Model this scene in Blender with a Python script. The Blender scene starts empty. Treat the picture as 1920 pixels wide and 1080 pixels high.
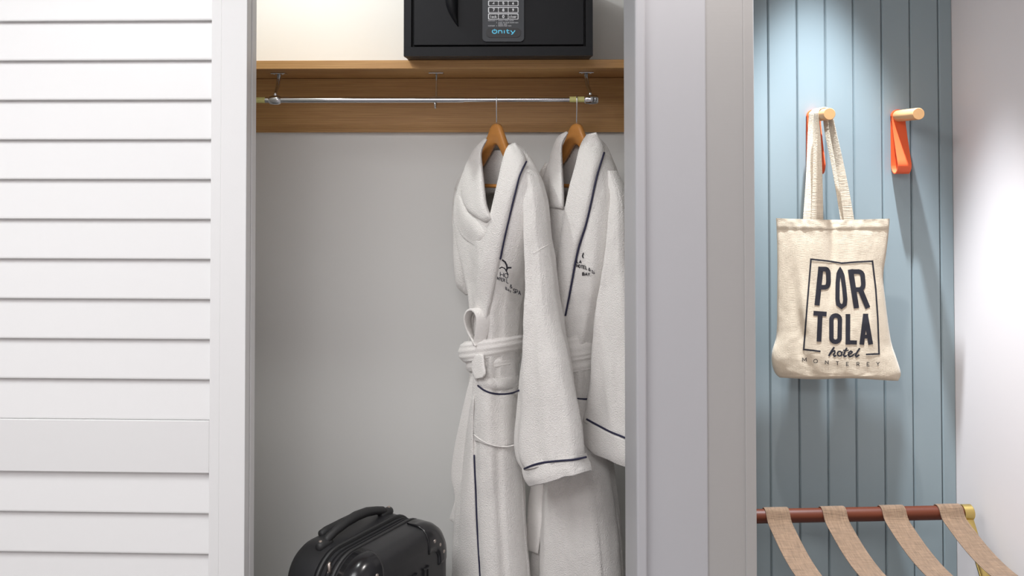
import bpy, bmesh, math, random
import numpy as np
from mathutils import Vector, Matrix, Euler, noise
from mathutils.bvhtree import BVHTree
random.seed(4)
sc = bpy.context.scene
C = sc.collection
PI = math.pi

# ------------------------------------------------------------------ camera
F, CX, CY = 1700.0, 907.0, 264.0            # focal length and principal point in 1920x1080 pixels
YAW, PITCH = math.radians(1.78), math.radians(1.2)
CAM = Vector((0.0, 0.0, 1.45))
cd = bpy.data.cameras.new('camera'); cam = bpy.data.objects.new('camera', cd); C.objects.link(cam)
cam.location = CAM; cam.rotation_euler = Euler((PI/2 + PITCH, 0, YAW))
cd.sensor_fit = 'HORIZONTAL'; cd.sensor_width = 36.0; cd.lens = F/1920*36.0
cd.shift_x = (960 - CX)/1920; cd.shift_y = (CY - 540)/1920
cd.clip_start = 0.02
sc.camera = cam
ROT = cam.rotation_euler.to_matrix()

# ------------------------------------------------------------------ light and exposure
sc.view_settings.view_transform = 'Standard'; sc.view_settings.look = 'None'
sc.view_settings.gamma = 1.0; sc.view_settings.use_curve_mapping = False
sc.view_settings.exposure = 0.2
w = bpy.data.worlds.new('world'); sc.world = w; w.use_nodes = True
w.node_tree.nodes['Background'].inputs[0].default_value = (0.8, 0.85, 1.0, 1)
w.node_tree.nodes['Background'].inputs[1].default_value = 0.3

def lamp(name, typ, loc, power, col, target=None, size=0.1, spot=None, blend=0.5):
    l = bpy.data.lights.new(name, typ); o = bpy.data.objects.new(name, l); C.objects.link(o)
    o.location = loc; l.energy = power; l.color = col
    if typ == 'AREA': l.shape = 'DISK'; l.size = size
    else: l.shadow_soft_size = size
    if spot: l.spot_size = math.radians(spot); l.spot_blend = blend
    if target is not None:
        o.rotation_euler = (Vector(target) - Vector(loc)).to_track_quat('-Z', 'Y').to_euler()
    return o
HALL_A = (-1.15, 0.60, 2.57)                # ceiling panel in front of the louvred door
HALL_FILL = (-0.30, -0.75, 2.57)                # added soft fill light behind the camera, brightens the closet and robes
SPOT_A = (0.47, 1.79, 2.56)                 # downlights over the niche
SPOT_B = (0.765, 2.05, 2.56)
CLOSET = (-0.66, 2.24, 2.385)               # lamp inside the closet
lamp('hall_light_a', 'AREA', HALL_A, 34, (0.97, 0.985, 1.0), (HALL_A[0], HALL_A[1], 0), 1.3)
lamp('hall_fill', 'AREA', HALL_FILL, 36, (0.98, 0.98, 1.0), (HALL_FILL[0], HALL_FILL[1], 0), 1.1)
lamp('niche_light_a', 'SPOT', SPOT_A, 55, (1.0, 0.95, 0.92), (0.56, 1.80, 0), 0.02, 62, 0.4)
lamp('niche_light_b', 'SPOT', SPOT_B, 310, (0.82, 0.91, 1.0), (0.70, 2.055, 0), 0.02, 41, 0.5)
lamp('closet_light', 'SPOT', CLOSET, 20, (0.96, 1.0, 0.98), (-0.5, 2.5, 1.2), 0.03, 150, 0.7)

# ------------------------------------------------------------------ pixel helpers
def ray(px, py): return ROT @ Vector(((px - CX)/F, -(py - CY)/F, -1.0))
def P(px, py, Y):
    r = ray(px, py); return CAM + r*((Y - CAM.y)/r.y)
def Xat(px, Y, py=300): return P(px, py, Y).x
def Zat(py, Y, px=960): return P(px, py, Y).z
def project(p):
    q = ROT.transposed() @ (p - CAM); return (CX - F*q.x/q.z, CY + F*q.y/q.z)

# ------------------------------------------------------------------ materials
def mat(name, col, rough=0.5, metal=0.0, bump=None, vary=None, spec=0.5, sheen=0.0, coat=0.0):
    m = bpy.data.materials.new(name); m.use_nodes = True
    nt = m.node_tree; b = nt.nodes['Principled BSDF']
    b.inputs['Base Color'].default_value = (*col, 1); b.inputs['Roughness'].default_value = rough
    b.inputs['Metallic'].default_value = metal; b.inputs['Specular IOR Level'].default_value = spec
    b.inputs['Sheen Weight'].default_value = sheen; b.inputs['Coat Weight'].default_value = coat
    tc = nt.nodes.new('ShaderNodeTexCoord')
    if vary:                                   # (scale xyz, amount): slow colour variation
        mp = nt.nodes.new('ShaderNodeMapping'); mp.inputs['Scale'].default_value = vary[0]
        n = nt.nodes.new('ShaderNodeTexNoise'); n.inputs['Scale'].default_value = 1; n.inputs['Detail'].default_value = 4
        rp = nt.nodes.new('ShaderNodeMix'); rp.data_type = 'RGBA'
        rp.inputs[6].default_value = (*[c*(1 - vary[1]) for c in col], 1); rp.inputs[7].default_value = (*[min(1, c*(1 + vary[1])) for c in col], 1)
        nt.links.new(tc.outputs['Object'], mp.inputs[0]); nt.links.new(mp.outputs[0], n.inputs['Vector'])
        nt.links.new(n.outputs[0], rp.inputs[0]); nt.links.new(rp.outputs[2], b.inputs['Base Color'])
    if bump:                                   # (scale xyz, strength, distance)
        mp = nt.nodes.new('ShaderNodeMapping'); mp.inputs['Scale'].default_value = bump[0]
        n = nt.nodes.new('ShaderNodeTexNoise'); n.inputs['Scale'].default_value = 1; n.inputs['Detail'].default_value = 3
        bp = nt.nodes.new('ShaderNodeBump'); bp.inputs['Strength'].default_value = bump[1]; bp.inputs['Distance'].default_value = bump[2]
        nt.links.new(tc.outputs['Object'], mp.inputs[0]); nt.links.new(mp.outputs[0], n.inputs['Vector'])
        nt.links.new(n.outputs[0], bp.inputs['Height']); nt.links.new(bp.outputs[0], b.inputs['Normal'])
    return m
def wood(name, c1, c2, rough, sx, sz, c3=None):
    m = bpy.data.materials.new(name); m.use_nodes = True
    nt = m.node_tree; b = nt.nodes['Principled BSDF']; b.inputs['Roughness'].default_value = rough
    tc = nt.nodes.new('ShaderNodeTexCoord'); mp = nt.nodes.new('ShaderNodeMapping'); mp.inputs['Scale'].default_value = (sx, sx*3, sz)
    n = nt.nodes.new('ShaderNodeTexNoise'); n.inputs['Scale'].default_value = 1; n.inputs['Detail'].default_value = 7
    n.inputs['Roughness'].default_value = 0.62; n.inputs['Distortion'].default_value = 0.9
    wv = nt.nodes.new('ShaderNodeTexWave'); wv.wave_type = 'BANDS'; wv.bands_direction = 'Z'
    mp2 = nt.nodes.new('ShaderNodeMapping'); mp2.inputs['Scale'].default_value = (sx*0.35, 1, sz*0.55)
    wv.inputs['Scale'].default_value = 1.0; wv.inputs['Distortion'].default_value = 7; wv.inputs['Detail'].default_value = 3; wv.inputs['Detail Scale'].default_value = 0.7
    nt.links.new(tc.outputs['Object'], mp.inputs[0]); nt.links.new(tc.outputs['Object'], mp2.inputs[0])
    nt.links.new(mp.outputs[0], n.inputs['Vector']); nt.links.new(mp2.outputs[0], wv.inputs['Vector'])
    ad = nt.nodes.new('ShaderNodeMix'); ad.inputs[0].default_value = 0.38
    nt.links.new(n.outputs[0], ad.inputs[2]); nt.links.new(wv.outputs['Fac'], ad.inputs[3])
    cr = nt.nodes.new('ShaderNodeValToRGB'); cr.color_ramp.elements[0].position = 0.3; cr.color_ramp.elements[1].position = 0.68
    cr.color_ramp.elements[0].color = (*c1, 1); cr.color_ramp.elements[1].color = (*c2, 1)
    nt.links.new(ad.outputs[0], cr.inputs[0]); nt.links.new(cr.outputs[0], b.inputs['Base Color'])
    bp = nt.nodes.new('ShaderNodeBump'); bp.inputs['Strength'].default_value = 0.12; bp.inputs['Distance'].default_value = 0.001
    nt.links.new(n.outputs[0], bp.inputs['Height']); nt.links.new(bp.outputs[0], b.inputs['Normal'])
    return m
def weave(name, col, scale, amount, rough=0.9, xz=(1, 1), strength=0.5):
    m = mat(name, col, rough, spec=0.2, sheen=0.15)
    nt = m.node_tree; b = nt.nodes['Principled BSDF']; tc = nt.nodes.new('ShaderNodeTexCoord')
    outs = []
    for sx, sz in ((scale*xz[0], scale*0.07), (scale*0.07, scale*xz[1])):
        mp = nt.nodes.new('ShaderNodeMapping'); mp.inputs['Scale'].default_value = (sx, (sx + sz)*0.5 if False else sz, sz)
        n = nt.nodes.new('ShaderNodeTexNoise'); n.inputs['Scale'].default_value = 1; n.inputs['Detail'].default_value = 3
        nt.links.new(tc.outputs['Object'], mp.inputs[0]); nt.links.new(mp.outputs[0], n.inputs['Vector']); outs.append(n)
    ad = nt.nodes.new('ShaderNodeMath'); ad.operation = 'ADD'
    nt.links.new(outs[0].outputs[0], ad.inputs[0]); nt.links.new(outs[1].outputs[0], ad.inputs[1])
    cr = nt.nodes.new('ShaderNodeMapRange'); cr.inputs[1].default_value = 0.7; cr.inputs[2].default_value = 1.3
    nt.links.new(ad.outputs[0], cr.inputs[0])
    mx = nt.nodes.new('ShaderNodeMix'); mx.data_type = 'RGBA'
    mx.inputs[6].default_value = (*[c*(1 - amount) for c in col], 1); mx.inputs[7].default_value = (*[min(1, c*(1 + amount)) for c in col], 1)
    nt.links.new(cr.outputs[0], mx.inputs[0]); nt.links.new(mx.outputs[2], b.inputs['Base Color'])
    bp = nt.nodes.new('ShaderNodeBump'); bp.inputs['Strength'].default_value = strength; bp.inputs['Distance'].default_value = 0.0012
    nt.links.new(ad.outputs[0], bp.inputs['Height']); nt.links.new(bp.outputs[0], b.inputs['Normal'])
    return m
M = {}
M['door'] = mat('door_white_paint', (0.83, 0.83, 0.825), 0.38, bump=((6, 6, 120), 0.03, 0.001))
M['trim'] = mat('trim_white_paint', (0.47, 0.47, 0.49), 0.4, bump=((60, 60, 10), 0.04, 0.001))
M['column'] = mat('column_grey_paint', (0.40, 0.39, 0.382), 0.5, bump=((9, 9, 170), 0.10, 0.001), vary=((3, 3, 3), 0.015))
M['wall'] = mat('wall_off_white_paint', (0.66, 0.61, 0.60), 0.7, bump=((90, 90, 90), 0.05, 0.001))
M['closet'] = mat('closet_wall_paint', (0.86, 0.85, 0.825), 0.6, bump=((90, 90, 90), 0.05, 0.001))
M['ceil'] = mat('ceiling_paint', (0.8, 0.79, 0.78), 0.8)
M['floor'] = mat('carpet', (0.25, 0.24, 0.24), 0.95, bump=((300, 300, 300), 0.6, 0.003), vary=((40, 40, 40), 0.2))
M['blue'] = mat('blue_grey_board_paint', (0.25, 0.302, 0.32), 0.42, bump=((120, 120, 12), 0.04, 0.001))
M['oak'] = wood('oak_laminate', (0.41, 0.20, 0.065), (0.64, 0.37, 0.14), 0.45, 5, 150)
M['hangerwood'] = mat('honey_wood', (0.62, 0.27, 0.07), 0.35, vary=((30, 30, 120), 0.12), coat=0.2)
M['beech'] = mat('beech_peg', (0.55, 0.30, 0.13), 0.45, vary=((90, 12, 90), 0.10))
M['mahogany'] = mat('mahogany_rod', (0.085, 0.018, 0.006), 0.45, vary=((8, 60, 60), 0.2), spec=0.3)
M['chrome'] = mat('chrome', (0.66, 0.67, 0.69), 0.12, 1.0)
M['steel'] = mat('steel_wire', (0.72, 0.73, 0.75), 0.25, 1.0)
M['tape'] = mat('yellow_tape', (0.62, 0.58, 0.22), 0.6)
M['brass'] = mat('brass', (0.62, 0.46, 0.16), 0.32, 1.0)
M['leather'] = mat('orange_leather', (0.80, 0.105, 0.025), 0.5, bump=((500, 500, 500), 0.15, 0.0005))
M['safe'] = mat('safe_black_paint', (0.007, 0.0075, 0.009), 0.42, spec=0.22, bump=((700, 700, 700), 0.12, 0.0004))
M['safedark'] = mat('safe_gap', (0.006, 0.006, 0.007), 0.6)
M['panel'] = mat('keypad_charcoal', (0.03, 0.034, 0.040), 0.42)
M['white'] = mat('white_print', (0.75, 0.76, 0.78), 0.5)
M['grey'] = mat('grey_print', (0.42, 0.43, 0.45), 0.5)
M['cyan'] = mat('cyan_print', (0.10, 0.62, 0.90), 0.4)
M['black'] = mat('black_key', (0.012, 0.012, 0.014), 0.4)
M['ink'] = mat('black_ink', (0.022, 0.021, 0.027), 0.85, spec=0.2)
M['navy'] = mat('navy_piping', (0.018, 0.018, 0.05), 0.7)
M['terry'] = mat('white_terry', (0.92, 0.885, 0.85), 0.95, bump=((330, 330, 420), 1.0, 0.004), spec=0.15, sheen=0.35)
M['terryband'] = mat('white_terry_band', (0.92, 0.885, 0.85), 0.95, bump=((300, 300, 300), 0.7, 0.003), spec=0.15, sheen=0.3)
M['canvas'] = weave('natural_canvas', (0.56, 0.47, 0.36), 900, 0.07)
M['webbing'] = weave('cotton_webbing', (0.55, 0.465, 0.36), 420, 0.11, strength=0.9)
M['jute'] = weave('woven_jute', (0.155, 0.097, 0.06), 520, 0.32, strength=0.9)
M['shell'] = mat('suitcase_black_shell', (0.018, 0.018, 0.020), 0.40, bump=((420, 420, 420), 0.35, 0.0006))
M['shellgloss'] = mat('suitcase_gloss_black', (0.012, 0.012, 0.014), 0.22)
M['rubber'] = mat('suitcase_black_rubber', (0.02, 0.02, 0.021), 0.55)
M['zip'] = mat('zip_tape', (0.011, 0.011, 0.013), 0.8, bump=((900, 900, 900), 0.6, 0.001))
M['rivet'] = mat('rivet_metal', (0.62, 0.55, 0.50), 0.35, 1.0)
M['lens'] = bpy.data.materials.new('lamp_lens'); M['lens'].use_nodes = True
_b = M['lens'].node_tree.nodes['Principled BSDF']; _b.inputs['Emission Color'].default_value = (1, 0.97, 0.93, 1); _b.inputs['Emission Strength'].default_value = 3

# ------------------------------------------------------------------ mesh helpers
def link(name, me, m, parent=None, smooth=False):
    o = bpy.data.objects.new(name, me); C.objects.link(o)
    if m is not None: me.materials.clear(); me.materials.append(m)
    if smooth:
        for p in me.polygons: p.use_smooth = True
    if parent is not None:
        o.parent = parent; o.matrix_parent_inverse = world_mat(parent).inverted()
    return o
def world_mat(o):
    mm = Matrix.LocRotScale(o.location, o.rotation_euler, o.scale)
    return mm if o.parent is None else world_mat(o.parent) @ o.matrix_parent_inverse @ mm
def from_bm(name, bm, m, parent=None, smooth=False, recalc=True):
    if recalc: bmesh.ops.recalc_face_normals(bm, faces=bm.faces[:])
    me = bpy.data.meshes.new(name); bm.to_mesh(me); bm.free()
    return link(name, me, m, parent, smooth)
def tag(o, label, cat, group=None):
    o['label'] = label; o['category'] = cat
    if group: o['group'] = group
    return o
def thing(name, label, cat, loc, group=None):
    o = bpy.data.objects.new(name, None); C.objects.link(o); o.location = loc; o.empty_display_size = 0.05
    return tag(o, label, cat, group)
def struct(o): o['kind'] = 'structure'; return o
def sempty(name, loc):
    o = bpy.data.objects.new(name, None); C.objects.link(o); o.location = loc; return struct(o)
def bm_box(bm, lo, hi, bev=0.0, seg=2):
    b2 = bmesh.new(); bmesh.ops.create_cube(b2, size=1)
    lo = Vector(lo); hi = Vector(hi)
    for v in b2.verts: v.co = Vector([(lo[i] + hi[i])/2 + v.co[i]*(hi[i] - lo[i]) for i in range(3)])
    if bev: bmesh.ops.bevel(b2, geom=b2.edges[:], offset=bev, segments=seg, profile=0.5, affect='EDGES')
    me = bpy.data.meshes.new('t'); b2.to_mesh(me); b2.free(); bm.from_mesh(me); bpy.data.meshes.remove(me)
def box(name, lo, hi, m, parent=None, bev=0.0, seg=2):
    bm = bmesh.new(); bm_box(bm, lo, hi, bev, seg); return from_bm(name, bm, m, parent)
def bm_tube(bm, pts, r, n=12, closed=False, caps=True):
    pts = [Vector(p) for p in pts]; N = len(pts)
    rr = r if hasattr(r, '__len__') else [r]*N
    rings = []; prev = None
    for i in range(N):
        a = pts[(i - 1) % N] if (closed or i > 0) else pts[0]; b = pts[(i + 1) % N] if (closed or i < N - 1) else pts[-1]
        t = (b - a).normalized()
        if prev is None:
            s = t.cross(Vector((0, 0, 1)));
            if s.length < 1e-3: s = t.cross(Vector((0, 1, 0)))
        else: s = prev - t*prev.dot(t)
        s.normalize(); prev = s; q = t.cross(s)
        rings.append([bm.verts.new(pts[i] + (s*math.cos(2*PI*k/n) + q*math.sin(2*PI*k/n))*rr[i]) for k in range(n)])
    for i in range(N if closed else N - 1):
        A, B = rings[i], rings[(i + 1) % N]
        for k in range(n): bm.faces.new((A[k], A[(k + 1) % n], B[(k + 1) % n], B[k]))
    if caps and not closed: bm.faces.new(rings[0]); bm.faces.new(rings[-1])
def tube(name, pts, r, m, parent=None, n=12, closed=False):
    bm = bmesh.new(); bm_tube(bm, pts, r, n, closed); return from_bm(name, bm, m, parent, True)
def bm_lathe(bm, prof, origin, axis, n=32):
    axis = Vector(axis).normalized(); s = axis.cross(Vector((0, 0, 1)))
    if s.length < 1e-3: s = Vector((1, 0, 0))
    s.normalize(); q = axis.cross(s); origin = Vector(origin)
    rings = [[bm.verts.new(origin + axis*h + (s*math.cos(2*PI*k/n) + q*math.sin(2*PI*k/n))*max(r, 1e-5)) for k in range(n)] for h, r in prof]
    for A, B in zip(rings, rings[1:]):
        for k in range(n): bm.faces.new((A[k], A[(k + 1) % n], B[(k + 1) % n], B[k]))
    bm.faces.new(rings[0]); bm.faces.new(rings[-1])
def lathe(name, prof, origin, axis, m, parent=None, n=32, smooth=True):
    bm = bmesh.new(); bm_lathe(bm, prof, origin, axis, n)
    o = from_bm(name, bm, m, parent, smooth)
    if smooth: sharp(o)
    return o
def sharp(o, ang=35):
    me = o.data
    try: me.set_sharp_from_angle(angle=math.radians(ang))
    except Exception: pass
def prism(bm, poly, y0, y1):                    # polygon in (x, z) pushed along y
    A = [bm.verts.new((x, y0, z)) for x, z in poly]; B = [bm.verts.new((x, y1, z)) for x, z in poly]
    bm.faces.new(A); bm.faces.new(B[::-1]); n = len(poly)
    for i in range(n): bm.faces.new((A[i], B[i], B[(i + 1) % n], A[(i + 1) % n]))
def spline(pts, n):
    """Catmull-Rom through rows of numbers."""
    a = np.array(pts, float); N = len(a); out = []
    for s in np.linspace(0, N - 1, n):
        i = min(int(s), N - 2); t = s - i
        p0 = a[max(i - 1, 0)]; p1 = a[i]; p2 = a[i + 1]; p3 = a[min(i + 2, N - 1)]
        out.append(0.5*((2*p1) + (p2 - p0)*t + (2*p0 - 5*p1 + 4*p2 - p3)*t*t + (3*p1 - p0 - 3*p2 + p3)*t**3))
    return np.array(out)
def stroke_mesh(name, strokes, surf, m, parent, step=3.0, lift=0.0008):
    """Flat print: each stroke is (points in the plane, width, closed); surf(x, y) gives a point on the printed surface and its normal."""
    bm = bmesh.new()
    for k, st in enumerate(strokes):
        pts, wd = st[0], st[1]; closed = len(st) > 2 and st[2]
        pl = [np.array(p, float) for p in pts]
        if closed: pl.append(pl[0])
        fine = []
        for a, b in zip(pl, pl[1:]):
            nn = max(1, int(np.linalg.norm(b - a)/step))
            for i in range(nn): fine.append(a + (b - a)*i/nn)
        if not closed: fine.append(pl[-1])
        N = len(fine); L = []; R = []
        for i in range(N):
            p = fine[i]; a = fine[(i - 1) % N] if (closed or i) else p; b = fine[(i + 1) % N] if (closed or i < N - 1) else p
            t1 = p - a; t2 = b - p
            t1 = t1/np.linalg.norm(t1) if np.linalg.norm(t1) > 1e-9 else t2/np.linalg.norm(t2)
            t2 = t2/np.linalg.norm(t2) if np.linalg.norm(t2) > 1e-9 else t1
            n1 = np.array([-t1[1], t1[0]]); n2 = np.array([-t2[1], t2[0]]); nv = n1 + n2; l = np.linalg.norm(nv)
            nv = n1 if l < 0.3 else nv/l; sc_ = min(1.6, 1/max(0.4, float(nv @ n1)))
            for S, sg in ((L, 1), (R, -1)):
                q = p + nv*wd/2*sc_*sg; co, no = surf(q[0], q[1]); S.append(bm.verts.new(co + no*(lift + 0.00003*(k % 7))))
        for i in range(N if closed else N - 1):
            j = (i + 1) % N; bm.faces.new((L[i], L[j], R[j], R[i]))
    return from_bm(name, bm, m, parent, recalc=False)
def arc(cx, cy, rx, ry, a0, a1, n=10):
    return [(cx + rx*math.cos(math.radians(a0 + (a1 - a0)*i/n)), cy + ry*math.sin(math.radians(a0 + (a1 - a0)*i/n))) for i in range(n + 1)]
# small stroke alphabet on a 0..1 cell, y pointing down
GL = {'A': [[(0, 1), (.5, 0), (1, 1)], [(.2, .65), (.8, .65)]], 'B': [[(0, 0), (0, 1), (.7, .95), (.9, .75), (.7, .5), (0, .48)], [(.6, .48), (.8, .25), (.6, 0), (0, 0)]],
      'E': [[(1, 0), (0, 0), (0, 1), (1, 1)], [(0, .5), (.8, .5)]], 'H': [[(0, 0), (0, 1)], [(1, 0), (1, 1)], [(0, .5), (1, .5)]], 'I': [[(.5, 0), (.5, 1)]],
      'L': [[(0, 0), (0, 1), (1, 1)]], 'M': [[(0, 1), (0, 0), (.5, .8), (1, 0), (1, 1)]], 'N': [[(0, 1), (0, 0), (1, 1), (1, 0)]],
      'O': [arc(.5, .5, .5, .5, 0, 360, 14)], 'P': [[(0, 1), (0, 0), (.7, 0), (.95, .25), (.7, .52), (0, .52)]],
      'R': [[(0, 1), (0, 0), (.7, 0), (.95, .25), (.7, .5), (0, .5)], [(.55, .5), (1, 1)]], 'S': [[(.95, .15), (.6, 0), (.2, .05), (.08, .25), (.3, .45), (.75, .55), (.95, .75), (.7, .97), (.3, 1), (.03, .85)]],
      'T': [[(0, 0), (1, 0)], [(.5, 0), (.5, 1)]], 'Y': [[(0, 0), (.5, .5), (1, 0)], [(.5, .5), (.5, 1)]],
      '&': [[(1, 1), (.25, .25), (.4, 0), (.65, .2), (.1, .65), (.3, 1), (.65, .9), (.95, .5)]],
      '0': [arc(.5, .5, .42, .5, 0, 360, 12)], '1': [[(.25, .2), (.55, 0), (.55, 1)]], '2': [[(.1, .2), (.4, 0), (.85, .2), (.8, .45), (.1, 1), (.95, 1)]],
      '3': [[(.1, .05), (.8, .1), (.8, .4), (.4, .48), (.85, .6), (.8, .95), (.1, .95)]], '4': [[(.75, 1), (.75, 0), (.05, .7), (1, .7)]],
      '5': [[(.9, 0), (.2, 0), (.15, .45), (.7, .42), (.9, .7), (.6, 1), (.1, .95)]], '6': [[(.8, 0), (.25, .4), (.15, .75), (.5, 1), (.85, .75), (.5, .5), (.2, .65)]],
      '7': [[(.05, 0), (.95, 0), (.4, 1)]], '8': [arc(.5, .25, .35, .25, 0, 360, 10), arc(.5, .75, .42, .25, 0, 360, 10)], '9': [[(.25, 1), (.75, .6), (.85, .25), (.5, 0), (.15, .25), (.5, .5), (.8, .35)]],
      'c': [[(.9, .5), (.5, .38), (.12, .6), (.3, .97), (.9, .95)]], 'k': [[(.1, 0), (.1, 1)], [(.85, .4), (.1, .75), (.9, 1)]], 'l': [[(.5, 0), (.5, 1)]], 'o': [arc(.5, .7, .4, .3, 0, 360, 10)],
      'e': [[(.1, .68), (.9, .66), (.5, .38), (.12, .65), (.35, 1), (.9, .93)]], 'a': [[(.85, .45), (.4, .4), (.15, .7), (.4, 1), (.85, .85)], [(.85, .4), (.85, 1)]], 'r': [[(.2, .4), (.2, 1)], [(.2, .6), (.5, .4), (.9, .42)]]}
def word(txt, x, y, cw, ch, gap, lw, slope=0.0, lean=0.0):
    out = []
    for i, chx in enumerate(txt):
        ox = x + i*(cw + gap); oy = y + slope*(ox - x)
        for s in GL.get(chx, []): out.append(([(ox + p[0]*cw + lean*(1 - p[1])*ch, oy + p[1]*ch + slope*p[0]*cw) for p in s], lw))
    return out

# ================================================================== the setting
Y_WALL, Y_JB, Y_BACK, Y_PAN = 2.00, 2.19, 2.78, 2.30
CEIL = 2.60
X_R = Xat(1787, Y_PAN)                            # niche right wall
X_J = 0.2695                                      # right jamb of the closet
X_CR = Xat(1414, Y_WALL)                          # column corner
X_DOOR = Xat(462, 2.07)                           # right edge of the sliding doors
X_CW = 0.425                                      # closet right wall
X_L = -1.62
struct(box('floor', (-2.3, -2.2, -0.06), (X_R + .12, Y_BACK + .12, 0.0), M['floor']))
struct(box('ceiling', (-2.3, -2.2, CEIL), (X_R + .12, Y_PAN + .12, CEIL + .08), M['ceil']))
struct(box('wall_right', (X_R, -2.2, 0), (X_R + .12, Y_PAN + .12, CEIL), M['wall']))
struct(box('wall_left', (-2.42, -2.2, 0), (-2.3, Y_WALL, CEIL), M['wall']))
struct(box('wall_rear', (-2.3, -2.32, 0), (X_R, -2.2, CEIL), M['wall']))
# front wall: pier, header over the closet doors, part left of the doors
pier = struct(box('wall_pier', (X_J + .024, Y_WALL, 0), (X_CR - 0.004, Y_PAN + 0.02, CEIL), M['column']))
struct(box('wall_header', (X_L, Y_WALL, 2.32), (X_J + .024, 2.12, CEIL), M['column']))
struct(box('wall_front', (-2.3, Y_WALL, 0), (X_L, 2.12, CEIL), M['column']))
# closet inside
struct(box('wall_closet_back', (X_L - .1, Y_BACK, 0), (X_CW + .06, Y_BACK + .1, 2.42), M['closet']))
struct(box('wall_closet_right', (X_CW, Y_JB, 0), (X_CW + .06, Y_BACK, 2.42), M['closet']))
struct(box('wall_closet_left', (X_L - .1, 2.12, 0), (X_L, Y_BACK, 2.42), M['closet']))
struct(box('ceiling_closet', (X_L, 2.12, 2.40), (X_CW, Y_BACK, 2.46), M['ceil']))
# jamb, casing and corner strip
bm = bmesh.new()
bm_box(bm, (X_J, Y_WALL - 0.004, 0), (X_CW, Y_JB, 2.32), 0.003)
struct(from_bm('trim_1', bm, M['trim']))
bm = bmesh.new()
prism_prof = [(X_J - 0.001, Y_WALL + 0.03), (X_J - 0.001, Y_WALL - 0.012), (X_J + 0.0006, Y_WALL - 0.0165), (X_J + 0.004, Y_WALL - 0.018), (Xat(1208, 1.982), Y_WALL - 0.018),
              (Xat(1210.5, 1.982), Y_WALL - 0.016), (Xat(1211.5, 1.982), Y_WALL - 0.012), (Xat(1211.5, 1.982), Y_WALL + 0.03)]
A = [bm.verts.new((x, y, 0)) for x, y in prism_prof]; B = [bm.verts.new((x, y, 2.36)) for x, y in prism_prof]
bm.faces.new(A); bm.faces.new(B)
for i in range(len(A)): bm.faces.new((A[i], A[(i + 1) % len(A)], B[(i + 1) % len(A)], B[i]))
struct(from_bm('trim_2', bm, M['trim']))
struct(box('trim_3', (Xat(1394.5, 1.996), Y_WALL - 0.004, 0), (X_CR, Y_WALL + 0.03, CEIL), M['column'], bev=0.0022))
struct(box('baseboard_right', (X_R - 0.014, -2.2, 0), (X_R, Y_PAN - 0.02, 0.11), M['trim'], bev=0.003))
# panelled wall of the niche: tongue-and-groove boards
panel = sempty('wall_niche', (0.85, Y_PAN, 0))
o = box('backing', (X_CR - .03, Y_PAN + 0.006, 0), (X_R + 0.01, Y_PAN + 0.06, CEIL), M['blue'], panel)
grooves = [Xat(p, Y_PAN, 540) for p in (1443 - 53.3*2, 1443 - 53.3, 1443, 1497.4, 1551, 1604, 1657.5, 1711, 1764.5)] + [X_R + 0.03]
for a, b in zip(grooves, grooves[1:]):
    a = max(a, X_CR - 0.02); b = min(b, X_R + 0.002)
    if b - a < 0.01: continue
    g, c = 0.0011, 0.0032
    bm = bmesh.new()
    pr = [(a + g, Y_PAN + .008), (a + g, Y_PAN + c), (a + g + c*0.8, Y_PAN), (b - g - c*0.8, Y_PAN), (b - g, Y_PAN + c), (b - g, Y_PAN + .008)]
    A = [bm.verts.new((x, y, 0)) for x, y in pr]; B = [bm.verts.new((x, y, CEIL)) for x, y in pr]
    bm.faces.new(A); bm.faces.new(B)
    for i in range(len(A)): bm.faces.new((A[i], A[(i + 1) % len(A)], B[(i + 1) % len(A)], B[i]))
    from_bm('board', bm, M['blue'], panel)

# louvred sliding doors
def louvre_door(name, yf, dx=0.0):
    d = sempty(name, (X_DOOR - .4 + dx, yf + 0.017, 0.02))
    xr = X_DOOR + dx; xl = xr - 0.98; T = 0.035
    xi = Xat(413.5, 2.07) + dx; xs = Xat(395, 2.07) + dx
    sw = xr - xi
    for a, b in ((xi, xr), (xl, xl + sw)):
        box('stile', (a, yf, 0.02), (b, yf + T, 2.30), M['door'], d, 0.0015)
    for a, b in ((xs, xi), (xl + sw, xl + sw + xi - xs)):
        box('moulding', (a, yf + 0.0012, 0.02), (b, yf + T - 0.0012, 2.30), M['door'], d, 0.001)
    z787, z885 = Zat(788, 2.07, 200), Zat(885.5, 2.07, 200)
    x0, x1 = xl + sw + xi - xs, xs
    for a, b in ((z885, z787), (0.02, 0.20), (2.20, 2.30)):
        box('rail', (x0, yf + 0.0012, a), (x1, yf + T - 0.0012, b), M['door'], d, 0.0012)
    pitch = 75.7*2.07/F
    bm = bmesh.new()                              # one slat: bottom edge forward, rounded lip
    h = pitch + 0.012
    prof = [(0.0010, 0.0), (0.0022, -0.0016), (0.0045, -0.0020), (0.0075, -0.0008), (0.0205, h - 0.004), (0.0205, h), (0.0175, h + 0.001), (0.0145, h - 0.003), (0.0008, 0.003)]
    A = [bm.verts.new((x0 - 0.004, y, z)) for y, z in prof]; B = [bm.verts.new((x1 + 0.004, y, z)) for y, z in prof]
    bm.faces.new(A); bm.faces.new(B)
    for i in range(len(A)): bm.faces.new((A[i], A[(i + 1) % len(A)], B[(i + 1) % len(A)], B[i]))
    bmesh.ops.recalc_face_normals(bm, faces=bm.faces[:])
    me = bpy.data.meshes.new('slat'); bm.to_mesh(me); bm.free()
    zs = []
    z = z787 + 0.0025
    while z < 2.19: zs.append(z); z += pitch
    z = Zat(961.5, 2.07, 200)
    while z > 0.2 - pitch*0.5: zs.append(z); z -= pitch
    for z in zs:
        s = link('slat', me, M['door'], d); s.location = (0, yf + 0.0045, z)
    return d
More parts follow.
